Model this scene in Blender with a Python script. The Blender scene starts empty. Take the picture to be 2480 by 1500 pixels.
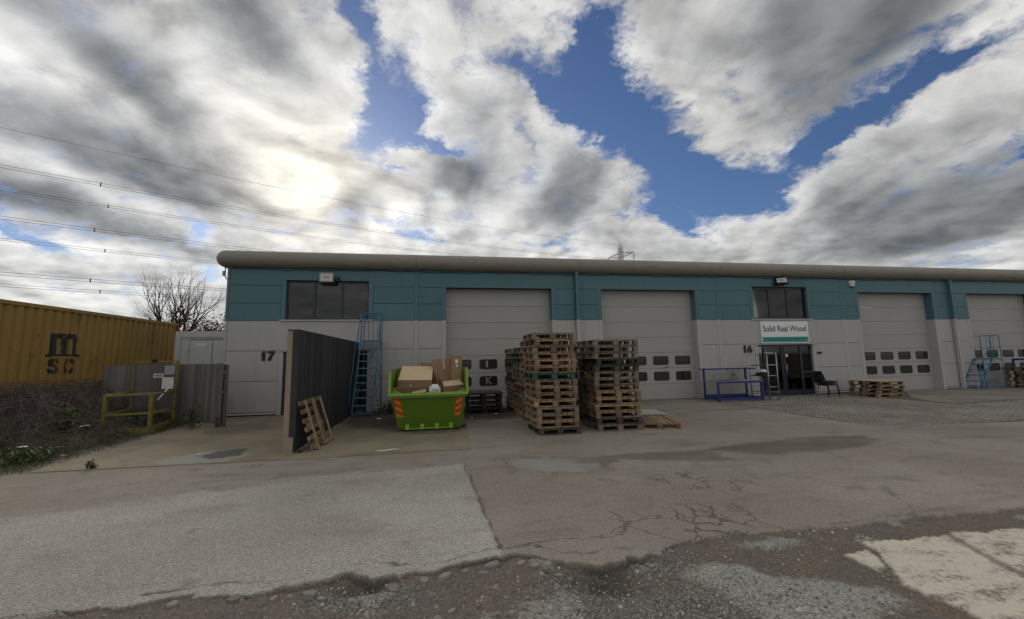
import bpy, math, random
import numpy as np
from mathutils import Vector, Matrix, Euler
R = math.radians
random.seed(7); rng = np.random.default_rng(7)
scene = bpy.context.scene
col = scene.collection

# ------------------------------------------------------------------ camera
CAM_H = 1.72
YAW, PITCH, ROLL, FPX = R(-10.09), R(6.765), R(-1.068), 1000.0     # focal length in pixels of a 2480 px wide frame
def cam_axes():
    cy, sy = math.cos(YAW), math.sin(YAW)
    f = Vector((-sy*math.cos(PITCH), cy*math.cos(PITCH), math.sin(PITCH)))
    r = Vector((cy, sy, 0)); u = r.cross(f)
    return (math.cos(ROLL)*r + math.sin(ROLL)*u, -math.sin(ROLL)*r + math.cos(ROLL)*u, f)
CR, CU, CF = cam_axes()
cd = bpy.data.cameras.new('camera'); cam = bpy.data.objects.new('camera', cd); col.objects.link(cam)
M = Matrix((CR, CU, -CF)).transposed().to_4x4(); M.translation = (0, 0, CAM_H); cam.matrix_world = M
cd.sensor_width = 36.0; cd.lens = 36.0*FPX/2480.0; cd.clip_start = 0.05; cd.clip_end = 8000
scene.camera = cam
def pix_dir(x, y):
    return (CR*((x-1240)/FPX) + CU*(-(y-750)/FPX) + CF).normalized()

# ------------------------------------------------------------------ exposure
scene.view_settings.view_transform = 'Standard'; scene.view_settings.look = 'None'
scene.view_settings.exposure = 0.10; scene.view_settings.gamma = 1.0; scene.view_settings.use_curve_mapping = False

scene.cycles.max_bounces = 5; scene.cycles.diffuse_bounces = 3; scene.cycles.glossy_bounces = 2; scene.cycles.transparent_max_bounces = 6

# ------------------------------------------------------------------ sun
SUN_DIR = pix_dir(747, 458)
SUN_EL = math.asin(SUN_DIR.z); SUN_AZ = math.atan2(SUN_DIR.x, SUN_DIR.y)
sl = bpy.data.lights.new('sun', 'SUN'); sl.energy = 1.5; sl.angle = R(26); sl.color = (1.0, .93, .82)
so = bpy.data.objects.new('sun', sl); col.objects.link(so)
so.rotation_euler = (-SUN_DIR).to_track_quat('-Z', 'Y').to_euler(); so.location = (0, 0, 60)

# ------------------------------------------------------------------ world: Nishita sky behind broken cloud
class NT:
    def __init__(s, tree): s.t = tree; s.n = tree.nodes; s.l = tree.links
    def node(s, typ, **kw):
        n = s.n.new(typ)
        for k, v in kw.items(): setattr(n, k, v)
        return n
    def put(s, sock, v):
        if v is None: return
        if isinstance(v, bpy.types.NodeSocket): s.l.new(v, sock)
        else: sock.default_value = v
    def m(s, op, a, b=None, c=None, clamp=False):
        n = s.node('ShaderNodeMath', operation=op, use_clamp=clamp)
        for i, v in enumerate((a, b, c)): s.put(n.inputs[i], v)
        return n.outputs[0]
    def vm(s, op, a, b=None, scale=None):
        n = s.node('ShaderNodeVectorMath', operation=op); s.put(n.inputs[0], a); s.put(n.inputs[1], b)
        if scale is not None: s.put(n.inputs[3], scale)
        return n.outputs['Value'] if op in ('DOT_PRODUCT', 'LENGTH', 'DISTANCE') else n.outputs[0]
    def noise(s, vec, scale, detail=4, rough=.5, out=0, dim='3D', lac=2.0, dist=0.0):
        n = s.node('ShaderNodeTexNoise', noise_dimensions=dim); s.put(n.inputs['Vector'], vec)
        n.inputs['Scale'].default_value = scale; n.inputs['Detail'].default_value = detail
        n.inputs['Roughness'].default_value = rough; n.inputs['Lacunarity'].default_value = lac; n.inputs['Distortion'].default_value = dist
        return n.outputs[out]
    def ss(s, x, a, b, lo=0.0, hi=1.0):
        n = s.node('ShaderNodeMapRange', interpolation_type='SMOOTHSTEP'); s.put(n.inputs[0], x)
        s.put(n.inputs[1], a); s.put(n.inputs[2], b); s.put(n.inputs[3], lo); s.put(n.inputs[4], hi)
        return n.outputs[0]
    def mixc(s, f, a, b, blend='MIX'):
        n = s.node('ShaderNodeMix', data_type='RGBA', blend_type=blend)
        s.put(n.inputs[0], f); s.put(n.inputs[6], a if not isinstance(a, tuple) or len(a) == 4 else (*a, 1))
        s.put(n.inputs[7], b if not isinstance(b, tuple) or len(b) == 4 else (*b, 1))
        return n.outputs[2]
    def ramp(s, f, stops):
        n = s.node('ShaderNodeValToRGB'); s.put(n.inputs[0], f); el = n.color_ramp.elements
        while len(el) < len(stops): el.new(.5)
        for e, (p, c) in zip(el, stops): e.position = p; e.color = (*c, 1)
        return n.outputs[0]

world = bpy.data.worlds.new('World'); scene.world = world; world.use_nodes = True
def build_sky():
    t = NT(world.node_tree); t.n.clear()
    tc = t.node('ShaderNodeTexCoord'); D = tc.outputs['Generated']
    sk = t.node('ShaderNodeTexSky', sky_type='NISHITA', sun_disc=False)
    sk.sun_elevation = SUN_EL; sk.sun_rotation = SUN_AZ; sk.altitude = 10; sk.air_density = 1.0; sk.dust_density = .4; sk.ozone_density = 3.0
    sep = t.node('ShaderNodeSeparateXYZ'); t.l.new(D, sep.inputs[0]); z = sep.outputs[2]
    K = .26
    den = t.m('ADD', t.m('MAXIMUM', z, 0.0), K)
    cmb = t.node('ShaderNodeCombineXYZ')
    t.put(cmb.inputs[0], t.m('DIVIDE', sep.outputs[0], den)); t.put(cmb.inputs[1], t.m('DIVIDE', sep.outputs[1], den))
    P = cmb.outputs[0]
    def plane(x, y):
        d = pix_dir(x, y); k = max(d.z, 0)+K
        return np.array([d.x/k, d.y/k])
    # slow warp so that edges are ragged
    wv = t.vm('SUBTRACT', t.noise(P, 2.0, 2, .55, 1), (.5, .5, .5))
    Pw = t.vm('ADD', P, t.vm('SCALE', wv, None, .22))
    wv2 = t.vm('SUBTRACT', t.noise(P, 7.0, 4, .68, 1), (.5, .5, .5))
    Pb = t.vm('ADD', Pw, t.vm('SCALE', wv2, None, .17))
    def field(blobs, Pb=Pb):
        tot = None
        for (x, y, rx, ry, ang, a) in blobs:
            c = plane(x, y); e = 6.0
            ca, sa = math.cos(R(ang)), math.sin(R(ang))
            J = np.stack([(plane(x+e*ca, y+e*sa)-c)/e*rx, (plane(x-e*sa, y+e*ca)-c)/e*ry], 1)
            Ji = np.linalg.inv(J)
            dv = t.vm('SUBTRACT', Pb, (c[0], c[1], 0))
            a1 = t.vm('DOT_PRODUCT', dv, (Ji[0, 0], Ji[0, 1], 0)); a2 = t.vm('DOT_PRODUCT', dv, (Ji[1, 0], Ji[1, 1], 0))
            q = t.m('MULTIPLY_ADD', a1, a1, t.m('MULTIPLY', a2, a2))
            g = t.m('MULTIPLY', t.m('POWER', 2.71828, t.m('MULTIPLY', q, -1.0)), a)
            tot = g if tot is None else t.m('ADD', tot, g)
        return tot
    gaps = field([  # x, y, half length, half width, angle in the photograph, depth
        (940, 248, 96, 90, 55, 1.35), (870, 55, 110, 28, 65, .95), (1080, 345, 85, 22, 15, .9), (955, 397, 60, 14, 15, .7),
        (1290, 208, 125, 40, 30, 1.05), (1470, 265, 120, 84, 70, 1.20), (1600, 380, 175, 76, 42, 1.40), (1770, 470, 135, 44, 12, 1.2),
        (2020, 335, 200, 44, -33, 1.2), (2270, 190, 170, 34, -33, .85), (1430, 110, 120, 40, 110, .65),
        (1640, 530, 110, 24, 30, .8), (100, 590, 130, 16, 20, .9), (500, 575, 40, 24, 60, .9), (1010, 565, 70, 20, 10, .7),
        (525, 665, 50, 20, 25, .7), (2470, 350, 60, 26, -30, .7), (1380, 570, 150, 14, -20, .5)])
    dark = field([
        (330, 400, 340, 66, 22, 1.0), (60, 480, 200, 40, 12, .75), (280, 160, 380, 70, 38, .80), (620, 90, 200, 60, 50, .45),
        (1370, 470, 120, 80, -45, .95), (1130, 440, 90, 80, 60, .70), (850, 525, 60, 40, -60, .75), (300, 560, 280, 32, 12, .5),
        (2010, 150, 300, 190, -55, 1.0), (2320, 510, 400, 110, -18, .72), (2150, 590, 300, 30, -6, .3)], Pw)
    toward = plane(747, 458)
    sun2 = t.vm('NORMALIZE', t.vm('SUBTRACT', (toward[0], toward[1], 0), P))
    n1 = t.noise(Pw, 2.7, 5, .55, 0, lac=2.1)
    n1b = t.noise(t.vm('ADD', Pw, t.vm('SCALE', sun2, None, .07)), 2.7, 3, .53, 0, lac=2.1)
    n2 = t.noise(Pw, 1.4, 3, .5)
    n3 = t.noise(Pb, 11.0, 5, .62)
    dl = t.m('ADD', t.m('MULTIPLY_ADD', n1, 2.6, -1.30), t.m('SUBTRACT', .58, t.m('MULTIPLY', gaps, 1.12)))
    cover = t.ss(t.m('ADD', dl, t.m('MULTIPLY_ADD', n3, 1.9, -.95)), -.38, .50)
    thick = t.ss(t.m('ADD', t.m('MULTIPLY', dl, .42), t.m('ADD', t.m('MULTIPLY_ADD', n2, 1.3, -.65), t.m('ADD', dark, t.m('MULTIPLY_ADD', n3, .5, -.25)))), .08, .92)
    c = t.m('MAXIMUM', t.vm('DOT_PRODUCT', D, tuple(SUN_DIR)), 0.0)
    g1 = t.m('POWER', c, 5.0); g2 = t.m('POWER', c, 80.0); g3 = t.m('POWER', c, 900.0); g4 = t.m('POWER', c, 26000.0)
    Lthin = t.m('ADD', .585, t.m('ADD', t.m('MULTIPLY', g1, .20), t.m('MULTIPLY', g2, .08)))
    Lthick = t.m('ADD', .205, t.m('ADD', t.m('MULTIPLY', g1, .05), t.m('MULTIPLY', g2, .12)))
    L = t.m('ADD', t.m('MULTIPLY', Lthin, t.m('SUBTRACT', 1.0, thick)), t.m('MULTIPLY', Lthick, thick))
    L = t.m('MULTIPLY', L, t.m('MINIMUM', t.m('MAXIMUM', t.m('MULTIPLY_ADD', t.m('SUBTRACT', n1, n1b), 3.0, 1.0), .6), 1.35))
    tint = t.mixc(thick, (1.0, .99, .955), (.95, .99, 1.02))
    tint = t.mixc(t.m('MULTIPLY', g2, .75, clamp=True), tint, (1.06, .98, .82))
    cc = t.vm('SCALE', tint, None, t.m('MULTIPLY', L, 10.0))
    blue = t.vm('MULTIPLY', sk.outputs[0], (.54, .60, .74))
    blue = t.mixc(t.m('MULTIPLY', t.ss(z, .25, .03), .55), blue, (5.2, 5.9, 6.6))
    out = t.mixc(t.m('MULTIPLY', cover, .98), blue, cc)
    out = t.mixc(t.ss(z, .17, .01, 0, .35), out, (6.6, 6.7, 6.6))
    core = t.m('ADD', t.m('MULTIPLY', g3, 2.4), t.m('MULTIPLY', g4, 20.0))
    core = t.m('MULTIPLY', core, t.m('MAXIMUM', t.m('MULTIPLY_ADD', n3, -3.0, 2.3), .15))
    out = t.vm('ADD', out, t.vm('SCALE', (1.0, .97, .86), None, core))
    out = t.mixc(t.ss(z, -.005, .005), (1.2, 1.15, 1.05), out)
    bg = t.node('ShaderNodeBackground'); t.put(bg.inputs[0], out); bg.inputs[1].default_value = .1
    wo = t.node('ShaderNodeOutputWorld'); t.l.new(bg.outputs[0], wo.inputs[0])
build_sky()
world.cycles.sampling_method = 'MANUAL'; world.cycles.sample_map_resolution = 512

# ------------------------------------------------------------------ mesh helpers
class MB:
    def __init__(s): s.v = []; s.f = []; s.sm = []
    def add(s, vs, fs, smooth=False):
        o = len(s.v); s.v += [tuple(p) for p in vs]; s.f += [tuple(i+o for i in f) for f in fs]; s.sm += [smooth]*len(fs); return s
    BF = ((0, 3, 2, 1), (4, 5, 6, 7), (0, 1, 5, 4), (1, 2, 6, 5), (2, 3, 7, 6), (3, 0, 4, 7))
    def box(s, x0, x1, y0, y1, z0, z1):
        return s.add([(x0, y0, z0), (x1, y0, z0), (x1, y1, z0), (x0, y1, z0), (x0, y0, z1), (x1, y0, z1), (x1, y1, z1), (x0, y1, z1)], s.BF)
    def hexa(s, b, t): return s.add(list(b)+list(t), s.BF)     # bottom 4, top 4 counter-clockwise seen from above
    def beam(s, p, q, w, h, up=(0, 0, 1)):
        p, q = Vector(p), Vector(q); d = (q-p).normalized(); u = Vector(up)
        if abs(d.dot(u)) > .97: u = Vector((0, 1, 0)) if abs(d.y) < .9 else Vector((1, 0, 0))
        a = d.cross(u).normalized()*(w/2); b = a.cross(d).normalized()*(h/2)
        return s.add([p-a-b, p+a-b, q+a-b, q-a-b, p-a+b, p+a+b, q+a+b, q-a+b], s.BF)
    def tube(s, pts, r, n=8, caps=True, smooth=True):
        pts = [Vector(p) for p in pts]; rs = r if isinstance(r, (list, tuple)) else [r]*len(pts)
        vs = []; fs = []; prev = None
        for i, p in enumerate(pts):
            d = ((pts[min(i+1, len(pts)-1)]-pts[max(i-1, 0)])).normalized()
            u = Vector((0, 0, 1)) if abs(d.z) < .95 else Vector((1, 0, 0))
            if prev is not None:
                a = (prev - d*prev.dot(d))
                a = a.normalized() if a.length > 1e-6 else d.cross(u).normalized()
            else: a = d.cross(u).normalized()
            prev = a; b = d.cross(a)
            for k in range(n):
                th = 2*math.pi*k/n; vs.append(p + a*(math.cos(th)*rs[i]) + b*(math.sin(th)*rs[i]))
        for i in range(len(pts)-1):
            for k in range(n):
                k2 = (k+1) % n; fs.append((i*n+k, i*n+k2, (i+1)*n+k2, (i+1)*n+k))
        s.add(vs, fs, smooth)
        if caps:
            o = len(s.v)-len(vs)
            s.f.append(tuple(o+k for k in range(n))[::-1]); s.f.append(tuple(o+(len(pts)-1)*n+k for k in range(n))); s.sm += [False, False]
        return s
    def prism(s, poly, fn0, fn1):            # closed 2-D outline given twice through two placing functions
        n = len(poly); vs = [fn0(p) for p in poly]+[fn1(p) for p in poly]
        fs = [tuple(range(n))[::-1], tuple(range(n, 2*n))]+[(i, (i+1) % n, n+(i+1) % n, n+i) for i in range(n)]
        return s.add(vs, fs)
    def rotated(s, mat):
        s.v = [tuple(mat @ Vector(p)) for p in s.v]; return s
    def mesh(s, name):
        me = bpy.data.meshes.new(name); me.from_pydata(s.v, [], s.f)
        if any(s.sm): me.polygons.foreach_set('use_smooth', s.sm)
        me.update(); return me
def np_mesh(name, verts, faces, smooth=False):
    verts = np.asarray(verts, np.float32); faces = np.asarray(faces, np.int32); k = faces.shape[1]
    me = bpy.data.meshes.new(name); me.vertices.add(len(verts)); me.vertices.foreach_set('co', verts.ravel())
    me.loops.add(faces.size); me.loops.foreach_set('vertex_index', faces.ravel())
    me.polygons.add(len(faces)); me.polygons.foreach_set('loop_start', np.arange(0, faces.size, k, dtype=np.int32))
    try: me.polygons.foreach_set('loop_total', np.full(len(faces), k, np.int32))
    except Exception: pass
    if smooth: me.polygons.foreach_set('use_smooth', np.ones(len(faces), bool))
    me.update(calc_edges=True); me.validate(); return me
def obj(name, geo, mat, parent=None, loc=None, rot=None):
    me = geo.mesh(name) if isinstance(geo, MB) else geo
    if mat is not None and not me.materials: me.materials.append(mat)
    o = bpy.data.objects.new(name, me); col.objects.link(o)
    if parent: o.parent = parent
    if loc: o.location = loc
    if rot: o.rotation_euler = rot
    return o
def tag(o, label=None, cat=None, group=None, kind=None):
    if label: o['label'] = label
    if cat: o['category'] = cat
    if group: o['group'] = group
    if kind: o['kind'] = kind
    return o
def thing(name, label, cat, loc=(0, 0, 0), rotz=0, group=None):
    o = bpy.data.objects.new(name, None); col.objects.link(o); o.location = loc; o.rotation_euler = (0, 0, rotz); o.empty_display_size = .2
    return tag(o, label, cat, group)
def copy_tree(o, parent=None):
    c = o.copy(); col.objects.link(c)
    if parent: c.parent = parent
    for ch in list(o.children): copy_tree(ch, c)
    return c
def text_geo(body, width=None, height=None, depth=.01, bold=0.0, place=None):
    cu = bpy.data.curves.new('t', 'FONT'); cu.body = body; cu.size = 1; cu.extrude = .02; cu.offset = bold; cu.resolution_u = 4
    o = bpy.data.objects.new('t', cu); col.objects.link(o); bpy.context.view_layer.update()
    me = bpy.data.meshes.new_from_object(o.evaluated_get(bpy.context.evaluated_depsgraph_get()))
    bpy.data.objects.remove(o); bpy.data.curves.remove(cu)
    co = np.array([v.co for v in me.vertices]); mn, mx = co.min(0), co.max(0); sz = mx-mn
    co = (co-mn)/sz
    co[:, 0] *= width if width else height*sz[0]/sz[1]; co[:, 1] *= height if height else width*sz[1]/sz[0]; co[:, 2] *= depth
    for v, c in zip(me.vertices, co): v.co = place(c)
    me.update(); return me

# ------------------------------------------------------------------ materials
def new_mat(name):
    m = bpy.data.materials.new(name); m.use_nodes = True; t = NT(m.node_tree); t.n.clear()
    bs = t.node('ShaderNodeBsdfPrincipled'); out = t.node('ShaderNodeOutputMaterial'); t.l.new(bs.outputs[0], out.inputs[0])
    return m, t, bs
def coords(t, rand=True):
    tc = t.node('ShaderNodeTexCoord'); v = tc.outputs['Object']
    if rand:
        oi = t.node('ShaderNodeObjectInfo'); v = t.vm('ADD', v, t.vm('SCALE', (17.3, 9.1, 31.7), None, oi.outputs['Random'])); return v, oi.outputs['Random']
    return v, None
def pmat(name, c, rough=.6, var=.12, scale=6.0, bump=.0, bscale=60.0, metal=0.0, rand=0.0, c2=None, c2t=(.55, .75), c2scale=3.0, stretch=None, spec=.5, coat=0):
    m, t, bs = new_mat(name); v, rd = coords(t)
    vv = t.vm('MULTIPLY', v, stretch) if stretch else v
    n = t.noise(vv, scale, 6, .6)
    k = t.m('MULTIPLY_ADD', n, 2*var, 1.0-var)
    if rand: k = t.m('MULTIPLY', k, t.m('MULTIPLY_ADD', rd, 2*rand, 1.0-rand))
    cc = t.vm('SCALE', tuple(c), None, k)
    if c2 is not None:
        f = t.ss(t.noise(vv, c2scale, 8, .65), c2t[0], c2t[1]); cc = t.mixc(f, cc, tuple(c2))
    t.put(bs.inputs['Base Color'], cc); bs.inputs['Roughness'].default_value = rough; bs.inputs['Metallic'].default_value = metal
    bs.inputs['Specular IOR Level'].default_value = spec
    if bump:
        b = t.node('ShaderNodeBump'); b.inputs['Strength'].default_value = bump; b.inputs['Distance'].default_value = .01
        t.put(b.inputs['Height'], t.noise(vv, bscale, 5, .6)); t.l.new(b.outputs[0], bs.inputs['Normal'])
    return m
def glass_mat(name, tint=(.02, .022, .025), mix=.72, rough=.03):
    m = bpy.data.materials.new(name); m.use_nodes = True; t = NT(m.node_tree); t.n.clear()
    tr = t.node('ShaderNodeBsdfTransparent'); tr.inputs[0].default_value = (.74, .76, .75, 1)
    gl = t.node('ShaderNodeBsdfGlossy'); gl.inputs['Roughness'].default_value = rough; gl.inputs[0].default_value = (.9, .9, .9, 1)
    fr = t.node('ShaderNodeFresnel'); fr.inputs[0].default_value = 1.52
    mx = t.node('ShaderNodeMixShader'); t.put(mx.inputs[0], fr.outputs[0]); t.l.new(tr.outputs[0], mx.inputs[1]); t.l.new(gl.outputs[0], mx.inputs[2])
    out = t.node('ShaderNodeOutputMaterial'); t.l.new(mx.outputs[0], out.inputs[0]); return m
MT = {}
MT['panel_white'] = pmat('panel_white', (.41, .40, .382), .55, .07, 2.2, .06, 90, rand=.04, c2=(.29, .28, .25), c2t=(.52, .88), c2scale=1.6, stretch=(2.2, 1, .28))
MT['panel_teal'] = pmat('panel_teal', (.068, .162, .190), .5, .07, 2.0, .06, 90, rand=.06, c2=(.045, .105, .122), c2t=(.52, .88), c2scale=1.5, stretch=(2.0, 1, .28))
MT['trim_white'] = pmat('trim_white', (.43, .42, .40), .5, .06, 3)
MT['trim_teal'] = pmat('trim_teal', (.068, .162, .190), .5, .06, 3)
MT['core'] = pmat('core', (.03, .033, .035), .9)
MT['plinth'] = pmat('plinth', (.10, .09, .075), .9, .3, 8, .3, 40)
MT['roof_roll'] = pmat('roof_roll', (.235, .222, .185), .55, .12, 1.6, .0, c2=(.14, .13, .105), c2t=(.52, .82), c2scale=2.2, stretch=(1.2, 1, 3))
MT['roof'] = pmat('roof', (.25, .25, .24), .6)
MT['door_section'] = pmat('door_section', (.375, .368, .35), .5, .06, 1.5, .0, c2=(.35, .342, .32), c2t=(.55, .9), c2scale=1.3)
MT['rubber'] = pmat('rubber', (.012, .012, .013), .5)
MT['dark_pane'] = pmat('dark_pane', (.022, .021, .020), .10, .9, 2.2, rand=.6, spec=.7)
MT['glass'] = glass_mat('glass')
MT['interior'] = pmat('interior', (.035, .032, .032), .9)
MT['frame_dark'] = pmat('frame_dark', (.022, .027, .04), .4)
MT['curtain'] = pmat('curtain', (.62, .57, .50), .9, .25, 5, stretch=(4, 1, .3))
MT['black'] = pmat('black', (.01, .01, .011), .45, .2)
MT['black_matt'] = pmat('black_matt', (.014, .014, .015), .8, .3, 30)
MT['white_plastic'] = pmat('white_plastic', (.72, .72, .70), .4, .06)
MT['lamp_glass'] = pmat('lamp_glass', (.55, .56, .53), .15, .2, 12)
MT['lamp_grey'] = pmat('lamp_grey', (.30, .31, .31), .4)
MT['sign_white'] = pmat('sign_white', (.78, .79, .80), .4, .03)
MT['sign_teal'] = pmat('sign_teal', (.02, .27, .255), .4, .05)
MT['sign_ink'] = pmat('sign_ink', (.012, .03, .04), .5)
MT['wood'] = pmat('wood', (.315, .205, .115), .85, .30, 5, .25, 60, rand=.32, c2=(.15, .105, .065), c2t=(.52, .82), c2scale=4, stretch=(1, .6, 1))
MT['wood_block'] = pmat('wood_block', (.18, .115, .065), .88, .3, 5, .25, 60, rand=.3)
MT['wood_grey'] = pmat('wood_grey', (.19, .155, .115), .88, .3, 5, .25, 60, rand=.35, c2=(.11, .095, .075), c2t=(.5, .8), c2scale=4)
MT['wood_dark'] = pmat('wood_dark', (.07, .056, .045), .9, .35, 5, .25, 60, rand=.35)
MT['wood_wet'] = pmat('wood_wet', (.035, .031, .028), .7, .35, 5, .25, 60, rand=.3)
MT['wood_green'] = pmat('wood_green', (.03, .085, .06), .7, .25, 6, .15, 60, rand=.2)
MT['wood_red'] = pmat('wood_red', (.20, .05, .045), .8, .25, 6, .15, 60, rand=.2)
MT['plywood'] = pmat('plywood', (.50, .385, .245), .7, .12, 4, .1, 40, stretch=(1, 6, 1))
MT['board_grey'] = pmat('board_grey', (.36, .35, .31), .8, .15, 5)
MT['post_wood'] = pmat('post_wood', (.30, .245, .175), .88, .25, 3, .3, 30, c2=(.15, .12, .085), c2t=(.5, .8), c2scale=3, stretch=(3, 3, .5))
MT['fence_paint'] = pmat('fence_paint', (.027, .028, .032), .72, .4, 3, .3, 40, rand=.5, stretch=(4, 4, .5))
MT['fence_grey'] = pmat('fence_grey', (.155, .138, .135), .9, .35, 3, .35, 40, rand=.25, c2=(.075, .07, .065), c2t=(.5, .8), c2scale=2, stretch=(5, 5, .4))
MT['skip'] = pmat('skip', (.098, .180, .010), .42, .12, 3, .08, 15, c2=(.075, .15, .015), c2t=(.6, .85), c2scale=4)
MT['skip_rim'] = pmat('skip_rim', (.25, .43, .055), .45, .15, 5)  # skip green made paler: faded paint, and sky light painted into the rim
MT['orange'] = pmat('orange', (.62, .27, .03), .35); MT['red'] = pmat('red', (.60, .035, .012), .35)
MT['card'] = pmat('card', (.30, .195, .115), .85, .12, 3, .1, 20, rand=.15, c2=(.22, .14, .085), c2t=(.55, .8), c2scale=3)
MT['card_pale'] = pmat('card_pale', (.56, .425, .265), .85, .10, 3, .1, 20)  # cardboard with top light painted in, for box tops; the loose strip shares it
MT['tape'] = pmat('tape', (.42, .34, .24), .3)
MT['poly'] = pmat('poly', (.72, .74, .76), .35, .1, 12)
MT['blue'] = pmat('blue', (.032, .155, .295), .42, .2, 6, c2=(.03, .06, .09), c2t=(.62, .8), c2scale=14)
MT['tread'] = pmat('tread', (.10, .22, .32), .5, .2, 9)
MT['navy'] = pmat('navy', (.014, .028, .19), .4, .15, 6)
MT['steel'] = pmat('steel', (.40, .41, .41), .38, .12, 12, metal=.8)
MT['bench_top'] = pmat('bench_top', (.28, .27, .25), .6, .2, 8)
MT['wire_dark'] = pmat('wire_dark', (.03, .03, .03), .5)
MT['fabric'] = pmat('fabric', (.012, .013, .016), .95, .3, 60, .2, 200)
MT['wheel'] = pmat('wheel', (.10, .10, .10), .7)
MT['container'] = pmat('container', (.30, .185, .042), .6, .22, 2.0, .0, c2=(.125, .062, .024), c2t=(.54, .74), c2scale=2.2, stretch=(1, 1, .5))
MT['rust'] = pmat('rust', (.22, .075, .03), .85, .4, 12, .3, 60)
MT['ink'] = pmat('ink', (.018, .018, .017), .6, .4, 8)
MT['cage'] = pmat('cage', (.20, .175, .030), .6, .18, 6, .1, 30, c2=(.11, .065, .028), c2t=(.54, .70), c2scale=9)
MT['cabin'] = pmat('cabin', (.52, .53, .50), .5, .07, 2, c2=(.40, .40, .37), c2t=(.55, .9), c2scale=1.5)
MT['plate_white'] = pmat('plate_white', (.62, .60, .56), .5, .2, 12)
MT['pylon'] = pmat('pylon', (.17, .175, .175), .6)
MT['cable'] = pmat('cable', (.13, .13, .14), .6)
MT['bark'] = pmat('bark', (.055, .045, .036), .95, .3, 8)
MT['twig'] = pmat('twig', (.085, .062, .052), .95, .3, 8)
MT['bramble'] = pmat('bramble', (.115, .088, .082), .95, .45, 1.2)
MT['leaf_red'] = pmat('leaf_red', (.065, .032, .026), .7, .5, 3)
MT['leaf'] = pmat('leaf', (.055, .085, .022), .6, .45, 2.0)
MT['grass'] = pmat('grass', (.07, .088, .03), .7, .5, 1.5)
MT['orange_box'] = pmat('orange_box', (.40, .15, .06), .8)

# ------------------------------------------------------------------ numeric noise and outlines for the ground
def vnoise(x, y, seed):
    r = np.random.default_rng(seed); T = r.random((256, 256))
    xi = np.floor(x).astype(int); yi = np.floor(y).astype(int); fx = x-xi; fy = y-yi
    fx = fx*fx*(3-2*fx); fy = fy*fy*(3-2*fy); a = lambda i, j: T[(xi+i) % 256, (yi+j) % 256]
    return (a(0, 0)*(1-fx)+a(1, 0)*fx)*(1-fy)+(a(0, 1)*(1-fx)+a(1, 1)*fx)*fy
def fbm(x, y, s, oct=4, seed=1):
    t = 0; a = .5; n = 0
    for o in range(oct): t = t+a*vnoise(x*s, y*s, seed+o); n += a; a *= .5; s *= 2.03
    return t/n-.5
def poly_sd(px, py, poly):                      # signed distance, negative inside
    p = np.array(poly); d = np.full(px.shape, 1e9); ins = np.zeros(px.shape, bool); n = len(p)
    for i in range(n):
        a = p[i]; b = p[(i+1) % n]; e = b-a; wx = px-a[0]; wy = py-a[1]
        tt = np.clip((wx*e[0]+wy*e[1])/(e@e), 0, 1); d = np.minimum(d, (wx-e[0]*tt)**2+(wy-e[1]*tt)**2)
        c = ((a[1] <= py) & (b[1] > py)) | ((b[1] <= py) & (a[1] > py))
        with np.errstate(divide='ignore', invalid='ignore'):
            xx = a[0]+(py-a[1])*e[0]/(e[1] if e[1] != 0 else 1e-9)
        ins ^= c & (px < xx)
    d = np.sqrt(d); return np.where(ins, -d, d)
def line_d(px, py, pts):
    d = np.full(px.shape, 1e9); p = np.array(pts)
    for i in range(len(p)-1):
        a = p[i]; e = p[i+1]-a; tt = np.clip(((px-a[0])*e[0]+(py-a[1])*e[1])/(e@e), 0, 1)
        d = np.minimum(d, np.hypot(px-a[0]-e[0]*tt, py-a[1]-e[1]*tt))
    return d
def sst(x, a, b):
    t = np.clip((x-a)/(b-a), 0, 1); return t*t*(3-2*t)
def bank_h(x, y):
    return .84*sst(-x, 7.1, 10.2)*sst(y, 8.3, 10.2) + .10*sst(-x, 6.5, 7.6)*sst(y, 8.3, 9.3)

# ------------------------------------------------------------------ ground
PATCH = [(-9, 5.75), (-5.11, 6.11), (-3.71, 6.3), (-2.67, 6.73), (-1.32, 7.06), (0.4, 7.15), (0.47, 5.48), (0.55, 3.88), (0.52, 3.82), (0.2, 3.74), (-0.08, 3.70), (-0.5, 3.65),
         (-0.76, 3.80), (-0.98, 3.71), (-1.34, 3.65), (-1.86, 3.70), (-2.25, 3.68), (-3.0, 3.67), (-9, 3.4)]
UPPER = [(-60, 3.4), (-3.0, 3.67), (-2.25, 3.68), (-1.86, 3.70), (-1.34, 3.65), (-.98, 3.71), (-.76, 3.80), (-.5, 3.65), (-.08, 3.70), (.52, 3.84), (0.68, 3.86), (1.05, 3.58), (1.35, 3.50), (1.68, 3.54), (2.0, 3.68),
         (2.28, 3.76), (2.76, 3.81), (3.44, 3.71), (4.9, 3.71), (6.28, 3.70), (60, 3.6), (60, 60), (-60, 60)]
WHITE = [(3.79, 3.38), (4.29, 3.36), (4.76, 3.36), (5.56, 3.29), (14, 3.0), (14, -4), (3.2, -4), (3.45, 2.3), (3.43, 2.53), (3.40, 2.74), (3.57, 2.95), (3.77, 3.24)]
WPIECE = [(3.42, 3.21), (3.71, 3.25), (3.61, 3.02), (3.43, 2.91)]
DAMP = [(2.19, 6.85), (3.13, 7.21), (4.39, 7.06), (5.23, 7.25), (6.91, 7.6), (7.89, 7.58), (8.87, 7.3), (8.38, 6.83), (6.75, 6.34), (5.43, 6.6), (4.8, 6.86), (4.86, 6.24), (4.25, 6.32), (3.46, 6.52), (2.88, 6.83), (2.83, 6.38), (2.27, 6.11)]
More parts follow.
